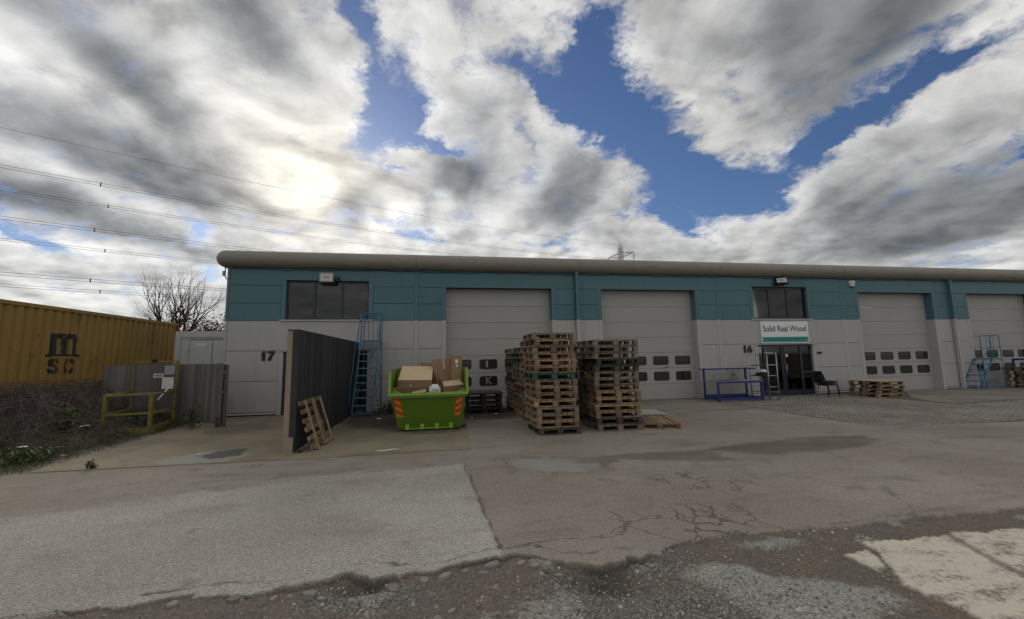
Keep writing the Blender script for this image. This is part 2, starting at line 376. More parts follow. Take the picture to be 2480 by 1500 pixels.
PALE = [(1.16, 7.11), (1.57, 7.26), (2.16, 7.02), (2.2, 6.76), (2.6, 6.66), (2.41, 6.27), (2.2, 6.13), (1.62, 6.34), (1.22, 6.71)]
GBLOB = [(1.89, 3.28), (2.15, 3.4), (2.5, 3.28), (2.62, 3.05), (2.93, 2.95), (3.27, 2.71), (3.3, 2.58), (2.86, 2.44), (2.6, 2.2), (2.2, 2.2), (2.04, 2.82)]
GELL = [(2.65, 3.62), (3.14, 3.66), (3.37, 3.47), (2.9, 3.43)]
def ground_fields(x, y):
    jx = x+.07*fbm(x, y, 3.1, 5, 11)+.06*fbm(x, y, 14, 4, 12); jy = y+.13*fbm(x, y, 3.1, 5, 31)+.10*fbm(x, y, 11, 5, 13)
    kx = x+.5*fbm(x, y, 1.3, 5, 51); ky = y+.35*fbm(x, y, 1.3, 5, 71)
    F = {}
    up = poly_sd(jx, jy, UPPER); F['up'] = up
    broken = sst(up, -.006, .006)
    psd = poly_sd(jx, jy, PATCH); soft = .012+.30*sst(y, 5.3, 6.3)*sst(-x, -.3, 1.0)
    patch = sst(-psd+.35*fbm(x, y, 4, 4, 23)*soft*3, -.6*soft, soft)*(1-broken)
    white = np.maximum(sst(-poly_sd(jx, jy, WHITE), -.01, .02), sst(-poly_sd(jx, jy, WPIECE), -.01, .02))
    joint = sst(.032-line_d(jx, jy, [(4.72, 3.40), (4.38, 2.63), (4.0, 1.8)]), -.02, .02)*white
    damp = sst(-poly_sd(kx+.9*fbm(x*.5, y*2.4, 1.6, 5, 81), y+.42*fbm(x*.55, y*2.2, 1.7, 5, 71), DAMP), -.05, .10)*(.95+.9*np.clip(fbm(x*.6, y*2, 2.4, 4, 86), -.3, .3))
    pale = sst(-poly_sd(jx+.25*fbm(x, y, 2.2, 5, 61), jy+.12*fbm(x, y, 3, 5, 67), PALE), -.02, .10)*(.8+.8*np.clip(fbm(x, y, 3, 4, 68), -.4, .3))
    gsp = np.maximum(sst(-poly_sd(jx+.08*fbm(x, y, 9, 3, 5), jy, GBLOB), -.05, .12), sst(-poly_sd(jx, jy, GELL), -.05, .08))
    gsp = np.maximum(gsp, sst(fbm(x, y, 2.4, 4, 91), .16, .24)*.8)*broken*(1-white)
    pot = np.exp(-(((x-1.36)/.36)**2+((y-3.32)/.20)**2)*1.1)*broken
    pot2 = np.exp(-(((x+.62)/.22)**2+((y-3.62)/.10)**2)*1.2)*broken
    gravel = np.clip(np.maximum.reduce([np.exp(-(((x-1.15)/.42)**2+((y-3.2)/.25)**2)), np.exp(-(((x-1.85)/.25)**2+((y-3.5)/.16)**2)), np.exp(-(((x-1.75)/.6)**2+((y-2.85)/.25)**2)), np.exp(-(((x+.55)/.4)**2+((y-3.45)/.16)**2))])*1.4, 0, 1)*broken
    crack = np.maximum(np.exp(-(((x-2.65)/.95)**2+((y-4.12)/.46)**2)**2), .75*np.exp(-(((x-3.5)/.65)**2+((y-5.35)/.5)**2)**2))*(1-broken)
    edgecrack = sst(.10-np.abs(up+.11), -.05, .08)*(fbm(x, y, 1.1, 3, 17) > .0)*(1-broken)*(y < 4.3)*(x < 4)
    line = np.maximum.reduce([sst(.009+.03*fbm(x, y, 6, 2, 7)-line_d(jx, jy, l), -.008, .010) for l in
        ([(-.15, 3.80), (.1, 3.85), (.3, 3.93), (.52, 3.96)], [(-.9, 3.93), (-.55, 3.92), (-.2, 3.80)], [(-2.2, 3.80), (-1.7, 3.86), (-1.3, 3.76), (-1.1, 3.84)], [(.75, 3.98), (1.2, 4.05), (1.75, 3.98), (1.95, 4.3), (1.9, 4.6)], [(3.44, 3.74), (4.2, 3.80), (4.95, 3.80), (5.6, 3.9)], [(5.45, 4.4), (5.2, 4.0), (4.94, 3.75), (4.87, 3.5)], [(0.42, 7.15), (.50, 5.48), (.56, 3.95)], [(0.6, 4.02), (.85, 3.95), (1.1, 3.78), (1.7, 3.72)],
         [(3.45, 3.74), (3.1, 3.95), (2.9, 4.2)], [(0.9, 7.2), (1.3, 7.35), (2.3, 7.1)], [(1.1, 7.1), (1.15, 6.6), (1.7, 6.25), (2.3, 6.1)])])
    line = np.maximum(line, .9*sst(.004+.075*fbm(x, y, 3.5, 4, 19)-np.abs(up-.008), -.004, .008)*(x < 2.3)*(y > 2))  # painted shadow line, with some dirt, at the foot of the broken edge
    smear = np.exp(-(line_d(jx, y, [(5.6, 4.6), (5.15, 4.0), (4.85, 3.5)])/.06)**2)*.55*sst(fbm(x, y, 4, 3, 8), -.2, .1)
    soil = sst(bank_h(x, y), .01, .06)
    stepn = np.clip(.35+1.6*fbm(x, y, .9, 3, 63)+.9*np.exp(-((x-1.35)/.5)**2)+.7*np.exp(-((x+.7)/.5)**2), .12, 1.15)*(1-.85*sst(x, 1.9, 2.5))*(1-.5*sst(-x, 1.6, 2.6))
    z = -.030*broken*stepn + .012*white + .004*patch + .012*fbm(x, y, .5, 3, 3)*sst(np.hypot(x, y), 20, 2)
    z += broken*(1-white)*(.030*fbm(x, y, 5, 4, 77)-.01) - .105*pot*sst(up, -.005, .03) - .075*pot2*sst(up, -.005, .02) + .02*gsp*broken - .008*line - .006*pale + .006*fbm(x, y, 30, 2, 5)*broken
    z += bank_h(x, y) + soil*.10*fbm(x, y, 1.3, 4, 41)
    F.update(patch=patch, broken=broken, white=white, joint=joint, damp=damp, pale=pale, gsp=gsp, pot=np.clip(pot*1.2+pot2, 0, 1), gravel=gravel, crack=np.clip(crack+.0*edgecrack, 0, 1), line=np.clip(line+smear, 0, 1), soil=soil, z=z)
    return F
def build_ground():
    az = np.radians(np.concatenate([np.linspace(-62, 82, 820), np.linspace(86, 294, 40)]))
    r = np.concatenate([[.6, .9], np.geomspace(1.3, 2.3, 24)[:-1], np.linspace(2.3, 5.2, 320)[:-1], np.geomspace(5.2, 30, 180), np.geomspace(32, 4000, 26)])
    A, Rr = np.meshgrid(az, r); x = (Rr*np.sin(A)).ravel(); y = (Rr*np.cos(A)).ravel(); n = len(az); m = len(r)
    F = ground_fields(x, y)
    v = np.stack([x, y, F['z']], 1); v = np.vstack([v, [[0, 0, 0]]])
    i = np.arange(m-1)[:, None]*n; j = np.arange(n)[None]; j2 = (j+1) % n
    q = np.stack([i+j, i+j2, i+n+j2, i+n+j], -1).reshape(-1, 4)[:, ::-1]
    me = np_mesh('ground', v, q, True)
    for nm, keys in (('ga', ('patch', 'broken', 'white', 'damp')), ('gb', ('pale', 'gsp', 'pot', 'gravel')), ('gc', ('crack', 'line', 'soil', 'joint'))):
        at = me.attributes.new(nm, 'FLOAT_COLOR', 'POINT')
        d = np.zeros((len(v), 4), np.float32)
        for k, key in enumerate(keys): d[:-1, k] = F[key]
        at.data.foreach_set('color', d.ravel())
    return me
def ground_mat():
    m, t, bs = new_mat('asphalt'); tc = t.node('ShaderNodeTexCoord'); P = tc.outputs['Object']
    ch = {}
    for nm, keys in (('ga', ('patch', 'broken', 'white', 'damp')), ('gb', ('pale', 'gsp', 'pot', 'gravel')), ('gc', ('crack', 'line', 'soil', 'joint'))):
        a = t.node('ShaderNodeAttribute', attribute_name=nm); s = t.node('ShaderNodeSeparateColor'); t.l.new(a.outputs['Color'], s.inputs[0])
        for k in range(3): ch[keys[k]] = s.outputs[k]
        ch[keys[3]] = a.outputs['Alpha']
    nL = t.noise(P, .35, 5, .55); nM = t.noise(P, 2.2, 6, .62); nF = t.noise(P, 38, 4, .7)
    vo = t.node('ShaderNodeTexVoronoi'); t.put(vo.inputs['Vector'], P); vo.inputs['Scale'].default_value = 95
    vs = t.node('ShaderNodeSeparateColor'); t.l.new(vo.outputs['Color'], vs.inputs[0]); stone = vs.outputs[0]
    base = t.mixc(t.ss(nL, .35, .65), (.255, .220, .186), (.312, .278, .243))
    base = t.mixc(t.ss(nM, .52, .78), base, (.185, .155, .128))
    nT = t.noise(t.vm('MULTIPLY', P, (.45, 1.7, 1)), 1.1, 6, .62); base = t.mixc(t.m('MULTIPLY', t.ss(nT, .48, .74), .5), base, (.145, .118, .095))
    k = t.m('MULTIPLY', t.m('MULTIPLY_ADD', nF, .7, .65), t.m('MULTIPLY_ADD', stone, .45, .78))
    base = t.vm('SCALE', base, None, k)
    pt = t.mixc(t.ss(nL, .38, .62), (.355, .328, .29), (.435, .412, .374))
    pt = t.mixc(t.ss(nM, .55, .80), pt, (.285, .258, .225))
    pt = t.vm('SCALE', pt, None, t.m('MULTIPLY', t.m('MULTIPLY_ADD', nF, .7, .62), t.m('MULTIPLY_ADD', t.m('POWER', stone, 1.5), .62, .72)))
    nS = t.noise(t.vm('MULTIPLY', P, (.6, 1.6, 1)), .9, 6, .62)
    pt = t.mixc(t.m('MULTIPLY', t.ss(nS, .50, .72), .75), pt, t.vm('SCALE', base, None, 1.05))
    spots = t.ss(t.noise(P, 1.7, 3, .5), .70, .76); 
    c = t.mixc(ch['patch'], base, pt); c = t.mixc(t.m('MULTIPLY', spots, .4), c, (.12, .10, .085))
    br = t.mixc(t.ss(nM, .42, .62), (.155, .125, .098), (.135, .117, .10))
    br = t.vm('SCALE', br, None, t.m('MULTIPLY', t.m('MULTIPLY_ADD', nF, .9, .55), t.m('MULTIPLY_ADD', stone, .7, .65)))
    c = t.mixc(ch['broken'], c, br)
    gv = t.vm('SCALE', (.20, .195, .185), None, t.m('MULTIPLY_ADD', t.m('POWER', stone, 2.0), 1.6, .25))
    c = t.mixc(t.m('MULTIPLY', ch['gravel'], t.ss(nF, .35, .6)), c, gv)
    gs = t.vm('SCALE', (.30, .29, .26), None, t.m('MULTIPLY', t.m('MULTIPLY_ADD', stone, .8, .6), t.m('MULTIPLY_ADD', nF, .9, .5)))
    c = t.mixc(t.m('MULTIPLY', ch['gsp'], t.ss(t.m('ADD', nF, t.m('MULTIPLY', ch['gsp'], .3)), .45, .62)), c, gs)
    c = t.mixc(t.m('MULTIPLY', ch['pot'], .8), c, t.mixc(t.ss(nM, .45, .6), (.055, .050, .046), (.15, .115, .085)))
    wc = t.mixc(t.ss(t.m('ADD', t.noise(P, 22, 6, .78), t.m('MULTIPLY_ADD', t.noise(t.vm('MULTIPLY', P, (1, 2.5, 1)), 2.0, 4, .6), .9, -.45)), .46, .72), (.60, .55, .465), (.22, .192, .155))
    wc = t.vm('SCALE', wc, None, t.m('MULTIPLY_ADD', nF, .5, .75))
    c = t.mixc(ch['white'], c, wc)
    c = t.mixc(t.m('MULTIPLY', ch['joint'], .75), c, (.17, .145, .115))
    c = t.mixc(t.m('MULTIPLY', ch['damp'], .72, clamp=True), c, (.115, .092, .073))
    pl = t.vm('SCALE', (.30, .292, .262), None, t.m('MULTIPLY_ADD', nF, .6, .7)); c = t.mixc(ch['pale'], c, pl)
    # crack network, plus single crack lines and the shadow painted along the broken edge
    wv = t.vm('ADD', P, t.vm('SCALE', t.vm('SUBTRACT', t.noise(P, 3.5, 5, .6, 1), (.5, .5, .5)), None, .24))
    def cells(scale):
        v = t.node('ShaderNodeTexVoronoi', feature='DISTANCE_TO_EDGE'); t.put(v.inputs['Vector'], wv); v.inputs['Scale'].default_value = scale; return v.outputs[0]
    wid = t.m('MULTIPLY', ch['crack'], t.m('MULTIPLY_ADD', nM, .085, -.018))
    c1 = t.m('LESS_THAN', cells(2.3), t.m('MULTIPLY', wid, 1.0)); c2 = t.m('MULTIPLY', t.m('LESS_THAN', cells(5.5), t.m('MULTIPLY', wid, 1.1)), t.m('GREATER_THAN', nM, .56))
    ck = t.m('MAXIMUM', t.m('MULTIPLY', t.m('MAXIMUM', c1, c2), t.m('GREATER_THAN', ch['crack'], .12)), ch['line'])
    c = t.mixc(t.m('MULTIPLY', ck, .75), c, (.085, .070, .056))
    so = t.mixc(t.ss(nM, .4, .65), (.045, .036, .028), (.075, .066, .038)); so = t.vm('SCALE', so, None, t.m('MULTIPLY_ADD', nF, .8, .6))
    c = t.mixc(ch['soil'], c, so)
    t.put(bs.inputs['Base Color'], c)
    t.put(bs.inputs['Roughness'], t.m('SUBTRACT', .92, t.m('MULTIPLY', ch['damp'], .12)))
    bs.inputs['Specular IOR Level'].default_value = .3
    b = t.node('ShaderNodeBump'); b.inputs['Strength'].default_value = .55; b.inputs['Distance'].default_value = .006
    h = t.m('ADD', t.m('MULTIPLY', vo.outputs['Distance'], -1.2), t.m('ADD', nF, t.m('MULTIPLY', ck, -2.0))); t.put(b.inputs['Height'], h); t.l.new(b.outputs[0], bs.inputs['Normal'])
    return m
GROUND = tag(obj('ground', build_ground(), ground_mat()), kind='structure')
def fragments():
    m = pmat('asphalt_fragment', (.25, .228, .20), .92, .35, 30, .5, 80, rand=.25); r = random.Random(4); ms = []
    for q in range(7):
        n = r.choice((5, 6, 7)); out = [(math.cos(2*math.pi*k/n+r.uniform(-.3, .3))*r.uniform(.6, 1.0), math.sin(2*math.pi*k/n+r.uniform(-.3, .3))*r.uniform(.5, .9)) for k in range(n)]
        b = MB().prism(out, lambda p: (p[0]*1.08, p[1]*1.08, -.3), lambda p: (p[0]*.92, p[1]*.92, .28+.12*p[0])); me = b.mesh('asphalt_fragment'); me.materials.append(m); ms.append(me)
    spots = [(.05, 3.60), (.22, 3.66), (.36, 3.62), (.45, 3.72), (-.12, 3.58), (.98, 3.50), (1.05, 3.46), (1.9, 3.60), (2.05, 3.62), (-.35, 3.55), (-.95, 3.58), (-1.2, 3.56), (-1.5, 3.60), (-1.9, 3.62), (.7, 3.72), (.8, 3.64)]
    for k in range(46):
        if k < len(spots): x, y = spots[k]; s_ = r.uniform(.03, .075)
        else:
            x = r.uniform(-2.4, 2.6); y = r.uniform(2.6, 3.62); s_ = r.uniform(.014, .04)
        F = ground_fields(np.array([x]), np.array([y]))
        if F['broken'][0] < .5: continue
        o = obj('asphalt_fragment', ms[k % 7], None, GROUND, (x, y, float(F['z'][0])+s_*.10), (r.uniform(-.12, .12), r.uniform(-.12, .12), r.uniform(0, 6.28))); o.scale = (s_*r.uniform(.9, 1.5), s_, s_*r.uniform(.5, .8))
fragments()

def slab(name, poly, z0, z1, mat, parent=None, jag=.02, step=.12, seed=3):
    pts = []
    n = len(poly)
    for i in range(n):
        a = np.array(poly[i], float); b = np.array(poly[(i+1) % n], float); k = max(1, int(np.linalg.norm(b-a)/step))
        for q in range(k): pts.append(a+(b-a)*q/k)
    pts = np.array(pts); pts[:, 0] += jag*2*fbm(pts[:, 0], pts[:, 1], 2.2, 4, seed); pts[:, 1] += jag*2*fbm(pts[:, 0], pts[:, 1], 2.2, 4, seed+9)
    bm = MB(); bm.prism([tuple(p) for p in pts], lambda p: (p[0], p[1], z0), lambda p: (p[0], p[1], z1))
    return tag(obj(name, bm, mat, parent), kind='structure')
def concrete_mat(name, c, moss, puddle=None):
    m, t, bs = new_mat(name); tc = t.node('ShaderNodeTexCoord'); P = tc.outputs['Object']
    nL = t.noise(P, .5, 6, .6); nM = t.noise(P, 3, 7, .65); nF = t.noise(P, 50, 5, .7)
    cc = t.mixc(t.ss(nL, .38, .62), c, tuple(v*.72 for v in c)); cc = t.mixc(t.ss(nM, .5, .75), cc, moss)
    cc = t.vm('SCALE', cc, None, t.m('MULTIPLY_ADD', nF, .6, .7))
    if puddle:
        for (px_, py_, rx, ry, colr, amt) in puddle:
            w = t.vm('ADD', P, t.vm('SCALE', t.vm('SUBTRACT', t.noise(P, 2.5, 4, .6, 1), (.5, .5, .5)), None, .5))
            d = t.vm('MULTIPLY', t.vm('SUBTRACT', w, (px_, py_, 0)), (1/rx, 1/ry, 0)); f = t.ss(t.m('ADD', t.vm('LENGTH', d), t.m('MULTIPLY_ADD', nM, .8, -.4)), 1.15, .75)
            cc = t.mixc(t.m('MULTIPLY', f, amt), cc, colr)
    t.put(bs.inputs['Base Color'], cc); bs.inputs['Roughness'].default_value = .9
    b = t.node('ShaderNodeBump'); b.inputs['Strength'].default_value = .3; b.inputs['Distance'].default_value = .005; t.put(b.inputs['Height'], nF); t.l.new(b.outputs[0], bs.inputs['Normal'])
    return m
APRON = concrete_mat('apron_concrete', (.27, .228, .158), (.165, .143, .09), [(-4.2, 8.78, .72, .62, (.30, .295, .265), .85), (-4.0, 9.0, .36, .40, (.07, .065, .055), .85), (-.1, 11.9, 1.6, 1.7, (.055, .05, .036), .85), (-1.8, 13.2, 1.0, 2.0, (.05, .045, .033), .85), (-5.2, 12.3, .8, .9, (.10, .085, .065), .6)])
slab('concrete_apron', [(-6.62, 8.30), (-5.1, 8.27), (-3.29, 8.24), (-2.03, 8.16), (0.0, 8.28), (0.60, 8.17), (0.70, 11.2), (.72, 15.02), (-6.9, 15.02), (-6.3, 13.2), (-6.55, 11.3), (-6.72, 9.75)], -.05, .014, APRON, jag=.05)
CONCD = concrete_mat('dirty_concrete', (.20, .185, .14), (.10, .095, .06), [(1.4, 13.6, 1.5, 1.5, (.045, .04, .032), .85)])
CONC = concrete_mat('strip_concrete', (.255, .235, .20), (.165, .15, .105))
slab('concrete_strip', [(.74, 12.05), (3.0, 12.0), (5.15, 12.0), (5.15, 15.38), (.74, 15.38)], -.05, .012, CONCD, jag=.02, seed=5)
slab('concrete_strip', [(5.17, 11.6), (9.95, 11.75), (9.95, 15.38), (5.17, 15.38)], -.05, .013, CONC, jag=.02, seed=6)
slab('concrete_strip', [(19.8, 15.38), (19.44, 14.63), (17.05, 12.64), (16.54, 11.73), (16.4, 10.95), (19.91, 11.26), (30, 12.1), (30, 15.38)], -.05, .022, CONC, jag=.02, seed=8)
def paving():
    m, t, bs = new_mat('paving_block'); tc = t.node('ShaderNodeTexCoord'); P = tc.outputs['Object']
    vo = t.node('ShaderNodeTexVoronoi'); t.put(vo.inputs['Vector'], P); vo.inputs['Scale'].default_value = 6; s = t.node('ShaderNodeSeparateColor'); t.l.new(vo.outputs['Color'], s.inputs[0])
    c = t.mixc(t.ss(t.noise(P, .6, 5, .6), .4, .62), (.235, .202, .172), (.285, .256, .225)); c = t.vm('SCALE', c, None, t.m('MULTIPLY', t.m('MULTIPLY_ADD', s.outputs[0], .35, .82), t.m('MULTIPLY_ADD', t.noise(P, 30, 4, .7), .5, .75)))
    t.put(bs.inputs['Base Color'], c); bs.inputs['Roughness'].default_value = .9
    m2 = pmat('paving_bed', (.125, .108, .09), .95, .4, 5)
    bed = slab('block_paving', [(9.97, 8.9), (10.6, 8.25), (13.6, 7.85), (20, 8.6), (31, 9.6), (31, 15.02), (9.97, 15.02)], -.05, .006, m2, jag=.03)
    # blocks 200 x 100 mm laid in 45 degree herringbone, one joined piece
    vs = []; fs = []; o = 0; g = .003; c45 = math.cos(math.pi/4)
    def blk(a0, a1, b0, b1):
        nonlocal o
        cx, cy = (a0+a1)/2, (b0+b1)/2; X = (cx-cy)*c45; Y = (cx+cy)*c45
        X += 15; Y += 11
        if not (10.05 < X < 22 and Y < 14.95): return
        if Y < 8.05+.35*max(0, 10.7-X)*2+.13*max(0, X-14): return
        if X > 16.2 and Y > 10.75 + .1*(X-16.4): return
        h = .010+.004*random.random(); tl = [random.uniform(-.002, .002) for _ in range(4)]
        for k, (a, b) in enumerate(((a0+g, b0+g), (a1-g, b0+g), (a1-g, b1-g), (a0+g, b1-g))):
            vs.append(((a-b)*c45+15, (a+b)*c45+11, h+tl[k])); 
        for k in range(4): vs.append((vs[o+k][0], vs[o+k][1], .0))
        fs.extend([(o, o+1, o+2, o+3), (o+4, o+5, o+1, o), (o+5, o+6, o+2, o+1), (o+6, o+7, o+3, o+2), (o+7, o+4, o, o+3)]); o += 8
    u = .1
    for i in range(-90, 90):
        for j in range(-90, 90):
            k = (i-j) % 4
            if k == 0: blk(i*u, (i+2)*u, j*u, (j+1)*u)
            elif k == 3: blk(i*u, (i+1)*u, j*u, (j+2)*u)
    b = obj('paving_blocks', np_mesh('paving_blocks', vs, fs), m, bed); tag(b, kind='stuff')
paving()

# ------------------------------------------------------------------ warehouse
FY = 15.0; X0, X1 = -7.0, 35.2; BACK = 33.0
ROWS = [(.125, 1.13), (1.13, 2.13), (2.13, 3.13), (3.13, 3.73), (3.73, 4.33), (4.33, 4.95)]
BAYS = [-.8, 5.2, 11.2, 17.2, 23.2, 29.2]
DOORS = [(.25, 4.2), (6.19, 10.2), (18.06, 22.07), (24.06, 28.06)]
WINS = [(-5.13, -2.43), (12.84, 15.46)]; WZ = (3.16, 4.50)
ENTS = [(-5.13, -2.43), (12.88, 15.50)]; EZ = 2.09
OPEN = [(a, b, 0, 4.33) for a, b in DOORS]+[(a, b, *WZ) for a, b in WINS]+[(a, b, 0, EZ) for a, b in ENTS]
WH = thing('warehouse', 'long single storey warehouse with teal and pale grey cladding panels and rounded grey eaves', 'warehouse', (0, 0, 0))
def cut(x0, x1, holes):
    segs = [(x0, x1)]
    for a, b in holes:
        nx = []
        for s, e in segs:
            if b <= s or a >= e: nx.append((s, e)); continue
            if a > s: nx.append((s, a))
            if b < e: nx.append((b, e))
        segs = nx
    return [(s, e) for s, e in segs if e-s > .03]
# solid core behind the panels
core = MB(); zs = sorted({0, .125, EZ, 2.13, 3.13, 3.16, 4.33, 4.5, 4.95})
for z0, z1 in zip(zs[:-1], zs[1:]):
    holes = [(a-.03, b+.03) for a, b, h0, h1 in OPEN if h0 < z1-.001 and h1 > z0+.001]
    for s, e in cut(X0+.02, X1, holes): core.box(s, e, FY+.055, FY+.24, z0, z1)
obj('wall_core', core, MT['core'], WH)
# panels, one by one
for ri, (z0, z1) in enumerate(ROWS):
    mat = MT['panel_white'] if ri < 3 else MT['panel_teal']
    edges = [X0+.13]+BAYS+[X1]
    for k in range(len(edges)-1):
        a = edges[k]+(.075 if k else 0); b = edges[k+1]-.075
        z1p = z1-.010
        if ri == 5:
            holes = [(w0-.02, w1+.02) for w0, w1 in WINS]
            for s, e in cut(a, b, holes): obj('cladding_panel', MB().box(s, e, FY, FY+.055, z0+.004, z1), mat, WH)
            for w0, w1 in WINS:
                if a < w0 < b: obj('cladding_panel', MB().box(w0-.0195, w1+.0195, FY+.0005, FY+.055, WZ[1]+.03, z1), mat, WH)
            continue
        holes = [(o0-.15, o1+.15) for o0, o1, h0, h1 in OPEN if h0 < z1-.05 and h1 > z0+.05]
        for s, e in cut(a, b, holes): obj('cladding_panel', MB().box(s, e, FY, FY+.055, z0+.004, z1p), mat, WH)
# cover strips at the bays, the corner post and the trims round the openings
def strip(x0, x1, z0, z1, y0=FY-.004, y1=FY+.052, name='cover_strip'):
    if z0 < 3.13: obj(name, MB().box(x0, x1, y0, y1, z0, min(z1, 3.128)), MT['trim_white'], WH)
    if z1 > 3.13: obj(name, MB().box(x0, x1, y0, y1, max(z0, 3.132), z1), MT['trim_teal'], WH)
for b in BAYS: strip(b-.068, b+.068, .125, 4.93)
cs = []
for a in range(7): cs.append((X0+.12-.13*math.sin(math.pi/2*a/6), FY+.12-.13*math.cos(math.pi/2*a/6)))
for z0, z1, mm in ((.125, 3.128, 'trim_white'), (3.132, 4.95, 'trim_teal')):
    prof = cs+[(X0-.01, FY+.2), (X0+.03, FY+.2), (X0+.03, FY+.1), (X0+.12, FY+.05)]
    obj('corner_post', MB().prism(prof, lambda p: (p[0], p[1], z0), lambda p: (p[0], p[1], z1)), MT[mm], WH)
REV = FY+.34
def jamb(x0, x1, z0, z1, y1=REV): strip(x0, x1, z0, z1, FY-.006, y1, 'jamb')
for a, b in DOORS:
    jamb(a-.145, a, .02, 4.33); jamb(b, b+.145, .02, 4.33)
    obj('head_trim', MB().box(a-.145, b+.145, FY-.007, REV, 4.331, 4.40), MT['trim_teal'], WH)
for a, b in WINS:
    jamb(a-.14, a, WZ[0], WZ[1]+.02, FY+.2); jamb(b, b+.14, WZ[0], WZ[1]+.02, FY+.2)
    obj('head_trim', MB().box(a-.17, b+.17, FY-.016, FY+.2, WZ[1]+.021, WZ[1]+.05), MT['trim_teal'], WH)
    obj('sill', MB().box(a-.16, b+.16, FY-.05, FY+.2, WZ[0]-.045, WZ[0]-.002), MT['trim_white'], WH)
for a, b in ENTS:
    jamb(a-.14, a, .02, EZ); jamb(b, b+.14, .02, EZ)
    obj('head_trim', MB().box(a-.17, b+.17, FY-.03, FY+.2, EZ+.002, EZ+.038), MT['trim_white'], WH)
hol = [(a-.145, b+.145) for a, b in DOORS]+[(a-.14, b+.14) for a, b in ENTS]
for s, e in cut(X0, X1, hol):
    obj('drip_flashing', MB().hexa([(s, FY-.05, .055), (e, FY-.05, .055), (e, FY+.05, .075), (s, FY+.05, .075)], [(s, FY-.05, .085), (e, FY-.05, .085), (e, FY+.05, .112), (s, FY+.05, .112)]), MT['trim_white'], WH)
    obj('plinth', MB().box(s, e, FY+.03, FY+.05, -.05, .11), MT['plinth'], WH)
# rounded eaves: a bullnose swept along the front and round the corner
def bullnose():
    prof = []; RC, ZC = .30, 5.215
    for k in range(15):
        a = -math.pi/2+math.pi*k/14; prof.append((math.cos(a)*RC+.03, ZC+math.sin(a)*RC*.96))
    prof = [(-.06, ZC-RC*.96)]+prof+[(-.3, ZC+RC*.96+.03)]
    def ring(px_, py_, dx, dy): return [(px_+dx*o, py_+dy*o, z) for o, z in prof]
    def sect(rings, name):
        bm = MB(); n = len(prof); vs = [p for r in rings for p in r]; fs = []
        for i in range(len(rings)-1):
            for k in range(n-1): fs.append((i*n+k, i*n+k+1, (i+1)*n+k+1, (i+1)*n+k))
        bm.add(vs, fs, True); return obj(name, bm, MT['roof_roll'], WH)
    cx, cy = X0+.02, FY+.02
    xs = [cx]+[-.8, 5.2, 11.2, 17.2, 23.2, 29.2, 35.2]
    for a, b in zip(xs[:-1], xs[1:]):
        sect([ring(x, cy+random.uniform(-.002, .002), 0, -1) for x in np.linspace(b-.004, a+(.004 if a > cx else 0), 5)], 'eaves_section')
    sect([ring(cx, cy, -math.sin(q), -math.cos(q)) for q in np.linspace(0, math.pi/2, 10)], 'eaves_corner')
    sect([ring(cx, y, -1, 0) for y in np.linspace(cy+.004, BACK, 4)], 'eaves_section')
bullnose()
obj('roof', MB().add([(X0, FY+.1, 5.52), (X1, FY+.1, 5.52), (X1, 24, 6.0), (X0, 24, 6.0), (X1, BACK, 5.52), (X0, BACK, 5.52)], [(0, 1, 2, 3), (3, 2, 4, 5)]), MT['roof'], WH)
obj('soffit', MB().box(X0, X1, FY-.03, FY+.05, 4.951, 4.975), MT['rubber'], WH)
side = MB()
for z0, z1 in ((0, 3.13),): side.box(X0, X0+.2, FY+.21, BACK, z0, z1)
obj('side_wall', side, MT['panel_white'], WH)
obj('side_wall', MB().box(X0, X0+.2, FY+.21, BACK, 3.131, 4.95), MT['panel_teal'], WH)
obj('rear_wall', MB().box(X0, X1, BACK, BACK+.2, 0, 5.3), MT['panel_white'], WH)
obj('end_wall', MB().box(X1-.2, X1-.01, FY+.25, BACK, 0, 5.3), MT['panel_white'], WH)
# hanging cable under the eaves
pts = []
for i in range(120):
    x = -6.8+i*.34; pts.append((x, FY-.02, 4.905-.035*abs(math.sin(i*.23))-.015*math.sin(i*1.7)))
obj('cable', MB().tube(pts, .009, 5), MT['black'], WH)
for xx, y1 in ((5.18, 3.13), (23.03, 3.13)):
    obj('downpipe', MB().box(xx-.055, xx+.055, FY-.155, FY-.045, 3.13, 4.99), MT['trim_teal'], WH)
    d = obj('downpipe', MB().box(xx-.062, xx+.062, FY-.162, FY-.038, .03, 3.129), MT['trim_white'], WH)
    obj('pipe_collar', MB().box(xx-.075, xx+.075, FY-.17, FY-.01, 3.02, 3.08), MT['trim_white'], d)
# roller doors
def rrect(cx, cz, w, h, r, n=5):
    out = []
    for sx, sz, a0 in ((1, 1, 0), (-1, 1, 90), (-1, -1, 180), (1, -1, 270)):
        for k in range(n+1):
            a = R(a0+90*k/n); out.append((cx+sx*(w/2-r)+r*math.cos(a), cz+sz*(h/2-r)+r*math.sin(a)))
    return out
DY = FY+.33
SZ = [.0, .61, 1.22, 1.835, 2.45, 3.06, 3.67, 4.34]
DOOR_SEC = {}
def door_section(w, h, seed):
    bm = MB(); n = 7; st = h/n; y = 0; prof = []
    for k in range(n):
        z = k*st; prof += [(0, z+.008), (0, z+st-.006), (.003, z+st-.003), (.003, z+st+.003)]
    prof = [(.008, 0.003), (.0, .009)]+prof[1:-2]+[(0, h-.008), (.008, h-.002)]
    r = random.Random(seed); nx = 12; vs = []; fs = []
    for i in range(nx+1):
        x = -w/2+w*i/nx; dv = r.uniform(-.003, .003)
        for (py, pz) in prof: vs.append((x, py+dv, pz))
    m = len(prof)
    for i in range(nx):
        for k in range(m-1): fs.append((i*m+k, (i+1)*m+k, (i+1)*m+k+1, i*m+k+1))
    bm.add(vs, fs); return bm
